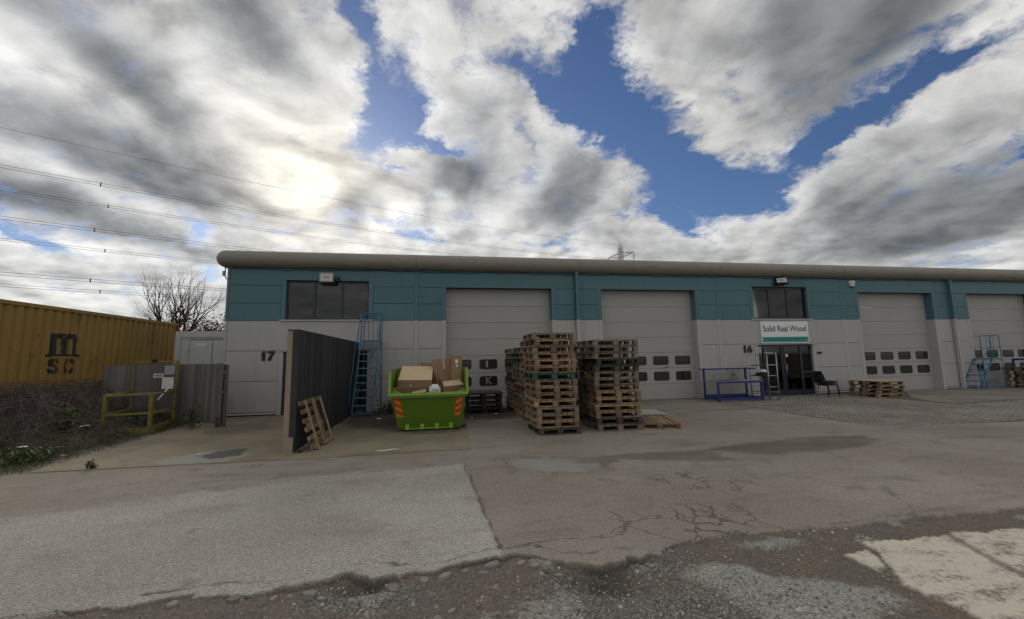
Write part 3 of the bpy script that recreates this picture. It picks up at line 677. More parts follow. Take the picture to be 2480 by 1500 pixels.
for di, (a, b) in enumerate(DOORS):
    cx = (a+b)/2+.05; w = b-a+.16
    dr = thing('roller_door', ['pale grey sectional roller door behind the green skip', 'pale grey sectional roller door behind the pallet stacks, dented near the bottom',
                               'pale grey sectional roller door right of the shop entrance, four low pallets before it', 'pale grey sectional roller door at right edge behind the blue steps'][di], 'roller door', (cx, DY, .012), 0, 'sectional roller doors')
    for k in range(7):
        sec = obj('door_section', door_section(w, SZ[k+1]-SZ[k], di*10+k), MT['door_section'], dr, (0, 0, SZ[k]))
    for zc in (.905, 1.52):
        for q in (-1.43, -.475, .475, 1.43):
            o = rrect(q, zc, .66, .35, .075); i2 = rrect(q, zc, .60, .29, .055); n = len(o)
            fr = MB(); vs = [(x, -.012, z) for x, z in o]+[(x, -.012, z) for x, z in i2]+[(x, .012, z) for x, z in o]+[(x, .012, z) for x, z in i2]
            fs = []
            for s in range(n):
                s2 = (s+1) % n; fs += [(s2, s, n+s, n+s2), (s, s2, 2*n+s2, 2*n+s), (n+s2, n+s, 3*n+s, 3*n+s2)]
            fr.add(vs, fs); f = obj('window_frame', fr, MT['rubber'], dr)
            pn = MB(); pn.add([(x, -.004, z) for x, z in i2], [tuple(range(n))]); obj('pane', pn, MT['dark_pane'], f)
    obj('bottom_seal', MB().box(-w/2, w/2, -.005, .03, -.012, .004), MT['rubber'], dr)
    if di == 0:
        pl = lambda c: (c[0]-.575, -.0065-c[2], c[1]+1.38)
        obj('letter_mark', MB().box(-.565, -.495, -.0075, -.005, 1.40, 1.645), MT['lamp_grey'], dr)
        obj('letter_mark', text_geo('K', .23, .25, .002, .015, lambda c: (c[0]-.57, -.0055-c[2], c[1]+.79)), MT['lamp_grey'], dr)
    if di == 1:
        bm = MB(); bm.tube([(.30, -.004, 1.215), (.55, -.012, 1.225), (.72, -.016, 1.24), (.80, -.004, 1.30)], [.003, .010, .012, .003], 5); obj('dent', bm, MT['rubber'], dr)
    for s in (-1, 1): obj('guide_rail', MB().box(s*(w/2)-.02, s*(w/2)+.02, -.02, .05, 0, 4.31), MT['rubber'], dr)
# windows
def interior(x0, x1, z0, z1, depth, name='interior_room'):
    bm = MB(); y0, y1 = FY+.26, FY+.26+depth
    bm.add([(x0, y0, z0), (x1, y0, z0), (x1, y1, z0), (x0, y1, z0), (x0, y0, z1), (x1, y0, z1), (x1, y1, z1), (x0, y1, z1)], [(0, 1, 2, 3), (4, 7, 6, 5), (1, 5, 6, 2), (2, 6, 7, 3), (3, 7, 4, 0)])
    return obj(name, bm, MT['interior'], WH)
for wi, (a, b) in enumerate(WINS):
    w = thing('window', ['three pane dark window with floodlight above it, over number 17', 'three pane window with drawn curtains above the white shop sign'][wi], 'window', ((a+b)/2, FY+.13, WZ[0]), 0, 'upper windows')
    W = b-a; H = WZ[1]-WZ[0]; h = W/2; fw = .055
    fr = MB().box(-h, h, -.03, .03, 0, fw).box(-h, h, -.03, .03, H-fw, H)
    fr.box(-h, -h+fw, -.03, .03, fw, H-fw).box(h-fw, h, -.03, .03, fw, H-fw)
    for q in (-W/6-.01, W/6): fr.box(q-.045, q+.045, -.032, .028, fw, H-fw)
    obj('frame', fr, MT['frame_dark'], w)
    xs = [(-h+fw, -W/6-.055), (-W/6+.035, W/6-.045), (W/6+.045, h-fw)]
    for q0, q1 in xs: obj('pane', MB().box(q0, q1, -.006, .002, fw, H-fw), MT['glass'], w)
    if wi == 1:
        for q0, q1 in xs:
            n = 26; vs = []
            for k in range(n+1):
                x = q0-.03+(q1-q0+.06)*k/n; yy = .075+.025*math.sin(k*1.9)+.008*random.random()
                gap = .06*max(0, 1-abs(k-25)/4) if q0 < 0 else 0
                vs += [(x, yy, .02+gap*2), (x+random.uniform(-.01, .01), yy, H)]
            obj('curtain', MB().add(vs, [(2*k, 2*k+2, 2*k+3, 2*k+1) for k in range(n)], True), MT['curtain'], w)
    interior(a-.3, b+.3, WZ[0]-.3, WZ[1]+.2, 2.2)
# glazed entrances
def entrance(name, label, x0, x1, stiles, grp):
    e = thing(name, label, 'door', ((x0+x1)/2, FY+.12, .014), 0, grp); c = (x0+x1)/2; H = EZ-.014
    fr = MB().box(x0-c, x1-c, -.03, .03, H-.07, H).box(x0-c, x1-c, -.03, .03, 0, .05)
    obj('frame', fr, MT['frame_dark'], e)
    for k in range(len(stiles)-1):
        s0, w0 = stiles[k]; s1, w1 = stiles[k+1]; a, b = s0+w0/2-c, s1-w1/2-c
        if b-a < .12: continue
        rail = .16
        obj('door_rail', MB().box(a, b, -.02, .02, .05, .05+rail), MT['frame_dark'], e)
        obj('pane', MB().box(a, b, -.005, .003, .05+rail, H-.07), MT['glass'], e)
    for s, w in stiles: obj('stile', MB().box(s-w/2-c, s+w/2-c, -.034, .028, .05, H-.07), MT['frame_dark'], e)
    return e
e16 = entrance('glazed_entrance', 'dark framed glass double door under the white shop sign', 12.89, 15.49, [(12.93, .07), (13.22, .07), (14.06, .08), (14.17, .09), (14.97, .09), (15.45, .07)], None)
obj('door_handle', MB().tube([(.02, -.07, .8), (.02, -.07, 1.25)], .014, 8).tube([(.02, -.07, .82), (.02, -.02, .82)], .01, 6).tube([(.02, -.07, 1.23), (.02, -.02, 1.23)], .01, 6), MT['steel'], e16)
obj('sticker', MB().box(.07, .17, -.0095, -.0065, 1.56, 1.68), MT['white_plastic'], e16)
obj('door_rail', MB().box(.83, 1.22, -.022, .022, .9, .96), MT['frame_dark'], e16)
e17 = entrance('glazed_entrance', 'dark framed glass entrance of unit 17 behind the dark timber screen', -5.12, -2.44, [(-5.08, .07), (-4.75, .07), (-3.85, .08), (-3.72, .08), (-2.82, .08), (-2.48, .07)], None)
interior(12.6, 15.8, 0.016, EZ+.2, 3.0); interior(-5.4, -2.2, 0.016, EZ+.2, 3.0)
for k in range(5):
    tag(obj('packed_carton', MB().box(-.19, .19, -.2, .2, 0, .33), MT['orange_box' if k % 2 else 'card'], None, (13.06+.02*(k % 2), FY+.6, .02+.335*k)), ['%s carton in the column behind the left pane of the shop entrance' % s for s in ('lowest', 'second', 'third', 'fourth', 'topmost')][k], 'carton', 'cartons inside the entrance')

# numbers, signs and fittings on the wall
on_wall = lambda x, z, y=FY-.006: (lambda c: (c[0]+x, y-c[2], c[1]+z))
def number(txt, x0, z0, w, h):
    t = thing('number_sign', 'bold black unit number seventeen on the wall left of the dark screen' if txt == '17' else 'bold black unit number sixteen left of the shop entrance', 'number', (x0, FY, z0), 0, 'unit numbers')
    one = [(.04, .62), (.11, .66), (.17, .74), (.20, .86), (.20, 1.0), (.44, 1.0), (.44, 0), (.18, 0), (.18, .62)]
    obj('digit', MB().prism([(x*w*.86, z*h) for x, z in one][::-1], lambda p: (p[0], -.001, p[1]), lambda p: (p[0], -.022, p[1])), MT['black'], t)
    if txt[1] == '7': sh = [(.50, 1.0), (1.0, 1.0), (1.0, .80), (.88, .55), (.80, .28), (.78, 0), (.54, 0), (.58, .28), (.66, .55), (.76, .77), (.50, .77)]
    if txt[1] == '7': obj('digit', MB().prism([(x*w, z*h) for x, z in sh], lambda p: (p[0], -.001, p[1]), lambda p: (p[0], -.022, p[1])), MT['black'], t)
    else: obj('digit', text_geo('6', w*.52, h*1.02, .02, .05, lambda c: (c[0]+w*.49, -.001-c[2], c[1])), MT['black'], t)
number('17', -5.85, 1.80, .47, .31); number('16', 12.15, 1.77, .46, .31)
sg = thing('shop_sign', 'white sign board reading Solid Real Wood with a teal band', 'sign', (14.18, FY, 2.15), 0)
obj('board', MB().box(-1.125, 1.125, -.055, -.002, 0, .90), MT['sign_white'], sg)
obj('frame', MB().box(-1.13, 1.13, -.062, -.05, .885, .905).box(-1.13, 1.13, -.062, -.05, -.005, .015).box(-1.13, -1.11, -.062, -.05, .015, .885).box(1.11, 1.13, -.062, -.05, .015, .885), MT['white_plastic'], sg)
obj('teal_band', MB().box(-1.09, 1.09, -.058, -.056, .035, .255), MT['sign_teal'], sg)
obj('lettering', text_geo('Solid Real Wood', 2.05, .255, .002, .012, lambda c: (c[0]-1.03, -.057-c[2], c[1]+.475)), MT['sign_ink'], sg)
obj('lettering', text_geo('Exclusive Oriental Classics (UK) LTD', 1.74, .10, .002, .012, lambda c: (c[0]-.86, -.0592-c[2], c[1]+.10)), MT['sign_ink'], sg)
def floodlight(x, z, label, tilt, yaw, face):
    f = thing('floodlight', label, 'floodlight', (x, FY, z), 0, 'floodlights under the eaves')
    m = Matrix.Translation((0, -.20, 0)) @ Euler((R(tilt), 0, R(yaw))).to_matrix().to_4x4()
    obj('housing', MB().box(-.22, .22, .0, .10, -.155, .155).box(-.15, .15, .10, .14, -.10, .10).rotated(m), MT['lamp_grey' if face else 'black'], f)
    obj('bezel', MB().box(-.225, .225, -.02, 0, .12, .16).box(-.225, .225, -.02, 0, -.16, -.12).box(-.225, -.185, -.02, 0, -.12, .12).box(.185, .225, -.02, 0, -.12, .12).rotated(m), MT['lamp_grey' if face else 'black'], f)
    obj('lens', MB().box(-.185, .185, -.012, -.002, -.12, .12).rotated(m), MT['lamp_glass'], f)
    obj('reflector', MB().hexa([(-.12, -.016, -.04), (.12, -.016, -.04), (.12, -.013, -.04), (-.12, -.013, -.04)], [(-.10, -.016, .05), (.10, -.016, .05), (.10, -.013, .05), (-.10, -.013, .05)]).rotated(m), MT['lamp_grey'], f)
    obj('bracket', MB().beam((-.24, -.17, -.02), (-.24, -.0, -.19), .02, .04).beam((.24, -.17, -.02), (.24, -.0, -.19), .02, .04).box(-.26, .26, -.03, -.008, -.22, -.17), MT['black'], f)
floodlight(-3.80, 4.60, 'pale floodlight facing out above the left three pane window', -6, 0, True)
floodlight(14.12, 4.76, 'black floodlight turned left above the shop window', -30, -25, False)
sn = thing('motion_sensor', 'small black sensor right of the left floodlight', 'sensor', (-3.45, FY, 4.60), 0)
obj('base', MB().box(-.03, .03, -.04, -.001, -.03, .03), MT['black'], sn); obj('eye', MB().tube([(0, -.04, 0), (.01, -.08, -.02), (.02, -.13, -.04)], [.02, .05, .035], 10), MT['black'], sn)
bb = thing('alarm_box', 'white alarm bell box under the eaves right of the shop window', 'alarm', (17.78, FY, 4.56), 0)
prof = [(-.13, .26), (-.14, .16), (-.06, .0), (.06, .0), (.14, .16), (.13, .26)]
obj('cover', MB().prism(prof, lambda p: (p[0], -.001, p[1]), lambda p: (p[0]*.86, -.09, p[1]*.92+.02)), MT['white_plastic'], bb)
obj('strobe', MB().prism([(-.05, 0), (.05, 0), (.045, -.05), (-.045, -.05)], lambda p: (p[0], -.01, p[1]), lambda p: (p[0], -.07, p[1])), MT['black'], bb)
obj('logo_mark', MB().box(-.03, .03, -.093, -.091, .10, .19), MT['bench_top'], bb)
lk = thing('key_reader', 'small black box on the wall right of the entrance', 'box', (15.78, FY, 1.72), 0)
obj('case', MB().box(-.09, .09, -.06, -.002, -.04, .04), MT['black'], lk); obj('lid', MB().box(-.095, .095, -.065, -.058, .01, .045), MT['black_matt'], lk)
an = thing('aerial_bracket', 'grey aerial bracket on the left corner below the eaves', 'bracket', (X0-.01, FY+.3, 4.2), 0)
obj('arm', MB().tube([(.0, 0, .35), (-.06, 0, .36), (-.14, 0, .42), (-.17, 0, .52), (-.17, 0, .78)], .02, 8), MT['lamp_grey'], an)
obj('sensor_head', MB().box(-.24, -.17, -.04, .04, .50, .66), MT['lamp_grey'], an)

# ------------------------------------------------------------------ timber screens
ORD = ['lowest', 'second', 'third', 'fourth', 'fifth', 'sixth', 'seventh', 'eighth', 'ninth', 'tenth', 'eleventh', 'twelfth', 'thirteenth', 'fourteenth', 'fifteenth', 'sixteenth']
sc = thing('timber_screen', 'tall dark painted timber screen standing out from the wall', 'fence', (-2.8, 8.75, .0), 0)
obj('post', MB().box(-.13, -.03, 0, .10, .0, 2.34), MT['post_wood'], sc)
obj('post_block', MB().box(-.115, .055, -.03, -.002, .0, .30), MT['post_wood'], sc)
obj('end_board', MB().box(-.028, .085, -.005, .02, .03, 2.35), MT['fence_paint'], sc)
y = .022; k = 0
BRD = [MB().box(0, .02+.004*q, 0, .092, .0, 2.32-.004*q).mesh('board') for q in range(3)]
for b in BRD: b.materials.append(MT['fence_paint'])
while y < 6.14:
    obj('board', BRD[k % 3], None, sc, (.055+random.uniform(-.004, .008), y, .03+random.uniform(-.01, .01))); y += .0975; k += 1
for z in (.4, 1.2, 2.05): obj('rail', MB().box(-.02, .05, .11, 6.12, z, z+.09), MT['post_wood'], sc)
for yy in (2.0, 4.0, 6.0): obj('post', MB().box(-.13, -.025, yy, yy+.1, 0, 2.3), MT['post_wood'], sc)
obj('capping', MB().box(-.135, .08, .025, 6.15, 2.345, 2.37), MT['fence_paint'], sc)
def board_fence(label, p, q, h0, h1, n):
    p, q = Vector((*p, 0)), Vector((*q, 0)); L = (q-p).length; a = math.atan2(q.y-p.y, q.x-p.x)
    f = thing('board_fence', label, 'fence', p, a, 'weathered board fences beside the yellow basket')
    w = L/n
    for k in range(n):
        z0 = float(max(.05, bank_h(p.x+(q.x-p.x)*(k+.5)/n, p.y+(q.y-p.y)*(k+.5)/n)-.02)) if h0 is None else h0
        obj('board', MB().box(0, w-.006, random.uniform(-.004, .004), .02, z0, h1+random.uniform(-.006, .006)), MT['fence_grey'], f, (k*w, 0, 0))
    for z in (.9, 1.45): obj('rail', MB().box(0, L, .022, .07, z, z+.08), MT['fence_grey'], f)
    for s in (0, L-.09): obj('post', MB().box(s, s+.09, .072, .16, 0, h1-.03), MT['fence_grey'], f)
    return f
fz = board_fence('weathered grey board fence right of the yellow basket, beside number 17 wall', (-7.9, 14.12), (-5.86, 12.70), .10, 1.73, 17)
obj('bottom_rail', MB().box(.9, 2.48, -.03, -.004, .13, .20), MT['fence_grey'], fz)
obj('foot', MB().box(2.36, 2.44, -.05, .03, .0, .30), MT['wood_dark'], fz)
board_fence('weathered grey board fence behind the left side of the yellow basket', (-9.32, 13.62), (-7.95, 14.13), None, 1.72, 10)

# ------------------------------------------------------------------ yellow lifting basket, spade
def basket():
    c = thing('lifting_basket', 'rusty yellow steel lifting basket with a tall back, overgrown at its foot', 'basket', (-7.6, 12.6, .10), 0)
    o = Vector((-7.6, 12.6, .10)); P = lambda x, y, z: tuple(Vector((x, y, z))-o)
    FL, FR, BR, BL = (-7.96, 11.75), (-7.03, 11.85), (-7.38, 13.42), (-8.38, 13.30)
    w = .055
    def post(a, z0, z1, ww=w): obj('post', MB().beam(P(*a, z0), P(*a, z1), ww, ww), MT['cage'], c)
    post(FL, .02, 1.02, .07); post(FR, .02, 1.02, .07); post(BR, .1, 1.84); post(BL, .1, 1.84)
    def rail(a, b, z, z2=None, t=.045): obj('rail', MB().beam(P(*a, z), P(*b, z if z2 is None else z2), t, t), MT['cage'], c)
    for z in (.53, 1.0): rail(FL, FR, z, z+.02); rail(FR, BR, z, z-.02); rail(FL, BL, z)
    rail(BL, BR, 1.82); rail(BL, BR, .95); rail(BL, BR, .42)
    def toe(a, b, z0, z1): obj('toe_board', MB().beam(P(*a, (z0+z1)/2), P(*b, (z0+z1)/2), .02, z1-z0), MT['cage'], c)
    toe((-7.93, 11.70), (-7.02, 11.80), .02, .20); toe((-7.0, 11.88), (-7.36, 13.4), .02, .22)
    obj('floor_plate', MB().hexa([P(-7.95, 11.78, .04), P(-7.05, 11.88, .04), P(-7.4, 13.4, .06), P(-8.36, 13.28, .06)], [P(-7.95, 11.78, .06), P(-7.05, 11.88, .06), P(-7.4, 13.4, .08), P(-8.36, 13.28, .08)]), MT['rust'], c)
    def lerp(s, z): return Vector(P(BL[0]+(BR[0]-BL[0])*s, BL[1]+(BR[1]-BL[1])*s-.04, z))
    mesh_ = MB()
    for k in range(1, 22): mesh_.beam(lerp(k/22, .45), lerp(k/22, 1.80), .008, .008)
    for k in range(1, 24): mesh_.beam(lerp(0, .45+k*.056), lerp(1, .45+k*.056), .006, .006)
    obj('mesh_panel', mesh_, MT['fence_grey'], c)
    def plate(s0, s1, z0, z1, m, nm): 
        a, b = lerp(s0, z0), lerp(s1, z0); d = Vector((0, -.02, 0)); t = Vector((0, -.026, 0)); up = Vector((0, 0, z1-z0))
        obj(nm, MB().hexa([a+t, b+t, b+d, a+d], [a+t+up, b+t+up, b+d+up, a+d+up]), MT[m], c)
    plate(.70, .97, 1.05, 1.37, 'plate_white', 'notice_plate'); plate(.49, .72, 1.37, 1.48, 'plate_white', 'rating_plate'); plate(.52, .69, 1.395, 1.455, 'bench_top', 'rating_text'); plate(.74, .98, 1.45, 1.70, 'lamp_grey', 'grey_panel')
    obj('padlock', MB().box(-.055, .055, -.03, .03, 0, .09), MT['black'], c, lerp(.48, 1.79))
basket()
sp = thing('spade', 'spade with a white D handle leaning inside the yellow basket', 'spade', (-7.52, 12.62, .16), 0)
obj('shaft', MB().tube([(-.05, -.12, .26), (.08, .16, .62)], .017, 8), MT['black'], sp)
hd = obj('handle_shaft', MB().tube([(.08, .16, .62), (.20, .40, .96)], .019, 8), MT['white_plastic'], sp)
ring = [(.20+.075*math.cos(a), .40+.03*math.cos(a), 1.02+.07*math.sin(a)) for a in np.linspace(R(-60), R(250), 12)]
obj('handle', MB().tube(ring, .014, 7), MT['white_plastic'], sp)
obj('blade', MB().add([(-.14, -.13, .26), (.05, -.11, .26), (.02, -.22, .0), (-.08, -.24, -.02), (-.17, -.22, .0)], [(0, 1, 2, 3, 4), (4, 3, 2, 1, 0)]), MT['black'], sp)

# ------------------------------------------------------------------ yellow shipping container and grey cabin
def container():
    cx, y0, y1, z0, z1 = -10.7, 7.15, 19.34, .83, 3.42
    c = thing('shipping_container', 'long yellow corrugated shipping container on the bank at left', 'container', (cx-1.22, (y0+y1)/2, z0), 0)
    H = z1-z0; L = (y1-y0)/2; W = 2.44; per = .278
    def off(u):
        t = (u/per) % 1.0
        return -.05 if t < .33 else (-.05+.05*(t-.33)/.13 if t < .46 else (0 if t < .87 else -.05*(t-.87)/.13))
    us = sorted(set([round(-L+.12+per*(k+q), 4) for k in range(int((2*L-.24)/per)+1) for q in (0, .33, .46, .87)]))
    us = [u for u in us if u <= L-.12]+[L-.12]; base = -L+.12
    def sheet(sx):
        vs = []; fs = []
        for u in us: vs += [(sx*(W/2-.008+off(u-base)), u, .16), (sx*(W/2-.008+off(u-base)), u, H-.10)]
        for k in range(len(us)-1): fs.append((2*k, 2*k+2, 2*k+3, 2*k+1) if sx > 0 else (2*k+1, 2*k+3, 2*k+2, 2*k))
        return MB().add(vs, fs)
    obj('side_panel', sheet(1), MT['container'], c); obj('side_panel', sheet(-1), MT['container'], c)
    for sx in (1, -1):
        obj('top_rail', MB().box(sx*W/2-.05, sx*W/2+.01, -L, L, H-.10, H), MT['container'], c)
        obj('bottom_rail', MB().box(sx*W/2-.06, sx*W/2+.01, -L, L, .0, .16), MT['rust'] if sx < 0 else MT['container'], c)
        for s in (1, -1): obj('corner_post', MB().box(sx*W/2-.10, sx*W/2+.014, s*L-.11, s*L+.004, -.0, H+.005), MT['rust'] if s > 0 else MT['container'], c)
    for s in (1, -1): obj('end_wall', MB().box(-W/2+.1, W/2-.1, s*(L-.03)-.02, s*(L-.03)+.02, .1, H-.05), MT['container'], c)
    obj('roof_panel', MB().box(-W/2+.05, W/2-.05, -L+.05, L-.05, H-.06, H-.02), MT['container'], c)
    obj('floor', MB().box(-W/2+.06, W/2-.06, -L, L, .02, .15), MT['rust'], c)
    for yy in np.arange(-L+.4, L, 1.6): obj('packer', MB().box(W/2-.5, W/2-.05, yy-.1, yy+.1, -.14, -.002), MT['wood_dark'], c)
    # logo painted over the corrugation, cell by cell
    def inside(a, z):              # a to the right, z up, seen from the yard
        if -.02 < z < .05: return -.56 < a < -.30 or .40 < a < .56 or (-.47 < a < .47 and z > .005 and z < .05)
        if 0 <= z <= .66:
            bars = ((-.44, -.26), (-.06, .12), (.27, .45))
            for k, (b0, b1) in enumerate(bars):
                if b0+.03*(1-z/.66) < a < b1+.03*(1-z/.66) and z < .64-(0 if k == 0 else .06*abs((a-b0)/(b1-b0))): return True
            if .50 < z < .66 and -.30 < a < .40:
                q = (a+.26) % .34
                return z < .66-.16*abs(q-.14)
            return False
        zz = z+.50
        if -.02 < zz < .45:
            if -.44 < a < -.04 and abs(a+.235) > .016:
                return line_d(np.array([a]), np.array([zz]), [(-.13, .33), (-.19, .375), (-.29, .375), (-.345, .325), (-.32, .265), (-.16, .175), (-.125, .12), (-.18, .055), (-.29, .05), (-.35, .10)])[0] < .052
            if .02 < a < .46 and abs(a-.235) > .016:
                return line_d(np.array([a]), np.array([zz]), [(.36, .31), (.31, .37), (.20, .375), (.13, .31), (.12, .22), (.13, .12), (.20, .05), (.31, .05), (.365, .115)])[0] < .056
        return False
    vs = []; fs = []; st = .0125; yc = 14.08-(y0+y1)/2; zc = 2.03-z0
    for ia in range(-48, 48):
        for iz in range(-42, 56):
            a = (ia+.5)*st; zq = (iz+.5)*st
            if not inside(a, zq) or vnoise(np.array([a*25]), np.array([zq*25]), 4)[0] > .93: continue
            o = len(vs)
            for da, dz in ((0, 0), (st, 0), (st, st), (0, st)):
                u = yc+ia*st+da; vs.append((W/2-.008+off(u-base)+.004, u, zc+iz*st+dz))
            fs.append((o, o+1, o+2, o+3))
    obj('logo', np_mesh('logo', vs, fs), MT['ink'], c)
container()
cb = thing('steel_cabin', 'pale grey steel store cabin between the yellow container and the warehouse', 'cabin', (-8.6, 18.9, .30), 0)
obj('body', MB().box(-1.22, 1.22, -1.2, 1.2, 0, 2.65), MT['cabin'], cb)
obj('top_rail', MB().box(-1.25, 1.25, -1.24, -1.201, 2.45, 2.68), MT['cabin'], cb)
for s in (-1, 1): obj('corner_post', MB().box(s*1.16-.09, s*1.16+.09, -1.245, -1.2, 0, 2.449), MT['cabin'], cb)
dd = obj('door', MB().box(-.75, .02, -1.23, -1.201, .15, 2.34), MT['cabin'], cb)
obj('door_sign', MB().box(-.55, -.20, -1.237, -1.2315, 2.12, 2.22), MT['white_plastic'], dd)
obj('hinge', MB().box(-.80, -.74, -1.25, -1.23, 1.9, 2.0), MT['lamp_grey'], dd)
d2 = obj('door', MB().box(.045, .75, -1.23, -1.201, .15, 2.34), MT['cabin'], cb)
lb = obj('lock_box', MB().box(.06, .34, -1.25, -1.231, 1.28, 1.52).box(.08, .32, -1.256, -1.25, 1.30, 1.50), MT['cabin'], cb)
obj('keyhole', MB().box(.10, .14, -1.262, -1.2565, 1.38, 1.42), MT['black'], lb)
obj('door_gap', MB().box(-.775, .775, -1.206, -1.2012, .12, 2.37), MT['core'], cb)
sp2 = thing('white_panel', 'narrow white steel panel standing beside the end of the yellow container', 'panel', (-10.12, 18.9, .45), 0)
obj('sheet', MB().box(-.32, .10, -.03, .03, 0, 2.5), MT['cabin'], sp2); obj('edge_frame', MB().box(.102, .16, -.05, .05, 0, 2.5), MT['black'], sp2)

# ------------------------------------------------------------------ green skip and its load
def skip():
    s = thing('skip', 'lime green open skip with high sides and chevron stickers', 'skip', (-.22, 10.6, .014), 0)
    t = .02
    fb = [(-.76, .06, .03), (.76, .06, .03)]; ft = [(-.91, -.18, .885), (.88, -.18, .885)]
    bb_ = 2.45; bt = 2.75; ZS = 1.46
    def plate(nm, a, b, c, d, n, th=t):      # quad a b c d, thickened along n
        n = Vector(n)*th; q = [Vector(p) for p in (a, b, c, d)]
        return obj(nm, MB().hexa([p for p in q], [p+n for p in q]), MT['skip'], s)
    plate('front_plate', fb[0], fb[1], ft[1], ft[0], (0, 1, 0))
    plate('back_plate', (-.76, bb_, .03), (.76, bb_, .03), (.88, bt, ZS), (-.91, bt, ZS), (0, 1, 0))
    plate('side_plate', (-.76, .06, .03), (-.76, bb_, .03), (-.915, bt, ZS), (-.915, -.18, .90), (1, 0, 0))
    plate('side_plate', (-.915, -.18, .90), (-.915, bt, ZS), (-.91, bt, ZS+.002), (-.90, -.16, ZS), (1, 0, 0))
    plate('side_plate', (.76, .06, .03), (.76, bb_, .03), (.885, bt, ZS), (.885, -.18, .90), (-1, 0, 0))
    plate('side_plate', (.885, -.18, .90), (.885, bt, ZS), (.88, bt, ZS+.04), (.87, -.16, ZS+.05), (-1, 0, 0))
    obj('floor', MB().box(-.755, .755, .08, bb_, .03, .05), MT['skip'], s)
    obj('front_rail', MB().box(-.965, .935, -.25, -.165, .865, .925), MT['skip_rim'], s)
    obj('front_lip', MB().hexa([(-.94, -.235, .81), (.91, -.235, .81), (.90, -.19, .81), (-.93, -.19, .81)], [(-.945, -.235, .864), (.915, -.235, .864), (.905, -.17, .864), (-.935, -.17, .864)]), MT['skip'], s)
    for sx, xb, xt in ((-1, -.945, -.93), (1, .915, .895)):
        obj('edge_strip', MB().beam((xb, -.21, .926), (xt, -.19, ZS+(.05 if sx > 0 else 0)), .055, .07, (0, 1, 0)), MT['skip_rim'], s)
        obj('top_rail', MB().beam((xt, -.15, ZS-.01), (xt, bt, ZS-.01), .06, .06), MT['skip'], s)
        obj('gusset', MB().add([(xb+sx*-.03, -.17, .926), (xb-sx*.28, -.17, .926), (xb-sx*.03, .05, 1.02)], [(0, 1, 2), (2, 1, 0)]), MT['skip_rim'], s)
    for k, x in enumerate((-.535, -.18, .17, .515)):
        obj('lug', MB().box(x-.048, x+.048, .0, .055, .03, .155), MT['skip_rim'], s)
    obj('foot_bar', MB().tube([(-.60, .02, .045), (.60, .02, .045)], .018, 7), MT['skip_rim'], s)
    for sx in (-1, 1):
        for yy in (.5, 1.3, 2.1): obj('side_rib', MB().beam((sx*.78-.01, yy, .06), (sx*.91-.015, yy, .9), .05, .07, (0, 1, 0)), MT['skip'], s)
    # chevron stickers lie on the sloping front
    def fp(u, z, lift=.003):
        k = (z-.03)/(.885-.03); return (u, .06-.24*k-lift, z)
    for x0, x1, dirn in ((-.845, -.705, -1), (.655, .80, 1)):
        sl_ = .075 if dirn < 0 else -.065; zA, zB = .34, .80
        sh = lambda z: sl_*(1-(z-zA)/(zB-zA))
        q = [fp(x0+sh(zA), zA), fp(x1+sh(zA), zA), fp(x1+sh(zB), zB), fp(x0+sh(zB), zB)]
        st = obj('sticker', MB().add(q, [(0, 1, 2, 3)]), MT['orange'], s)
        for k in range(3):
            za = zA+.02+k*.17; vs = []
            for u, zz in ((0, za+(.09 if dirn < 0 else 0)), (1, za+(0 if dirn < 0 else .09)), (1, za+.085+(0 if dirn < 0 else .09)), (0, za+.085+(.09 if dirn < 0 else 0))):
                zz = min(max(zz, zA), zB); vs.append(fp(x0+(x1-x0)*u+sh(zz), zz, .005))
            obj('stripe', MB().add(vs, [(0, 1, 2, 3)]), MT['red'], st)
skip()
def carton(label, loc, size, rot, mat='card', top=None, tape=True, flaps=None, lab=None):
    w, d, h = size; c = thing('cardboard_box', label, 'box', loc, 0, 'cardboard boxes in the skip'); c.rotation_euler = rot
    b = MB(); n = 5
    obj('body', MB().box(-w/2, w/2, -d/2, d/2, 0, h), MT[mat], c)
    if top: obj('lid', MB().box(-w/2-.003, w/2+.003, -d/2-.003, d/2+.003, h+.001, h+.006), MT[top], c)  # paler sheet over the top: light on the upper face put into its colour
    if tape: obj('tape', MB().box(-.03, .03, -d/2-.005, d/2+.002, h+.007, h+.009).box(-.03, .03, -d/2-.006, -d/2-.002, h*.55, h+.009), MT['tape'], c)
    if lab:
        for (lx, lz, lw, lh) in lab: obj('label', MB().box(lx, lx+lw, -d/2-.005, -d/2-.002, lz, lz+lh), MT['white_plastic'], c)
    for fl in (flaps or []): obj('flap', MB().add(fl, [tuple(range(len(fl))), tuple(range(len(fl)))[::-1]]), MT['card'], c)
    return c
SX, SY, SZ0 = -.22, 10.6, .07
carton('large flat cardboard box with a pale top, tilted forward in the skip', (-.58, 11.30, 1.17), (.82, 1.0, .23), (R(19), R(1), R(-1)), 'card', 'card_pale', False, lab=[(-.13, .07, .035, .05)])
carton('brown cardboard box squashed under the pale topped box', (-.58, 11.15, .93), (.78, .6, .24), (R(3), R(2), R(1)), 'card', None, False)
carton('small open cardboard box at the left front of the skip', (-.90, 10.88, .86), (.38, .28, .20), (R(4), R(-6), R(-12)), 'card', None, False, flaps=[[(-.19, -.14, .20), (-.05, -.14, .20), (-.10, -.26, .16), (-.21, -.24, .17)], [(.0, -.14, .2), (.19, -.14, .2), (.2, -.2, .09), (.02, -.2, .09)]])
carton('tall cardboard box standing at the right rear of the skip', (.17, 11.55, 1.12), (.58, .30, .62), (R(-6), R(-6), R(4)), 'card', None, True)
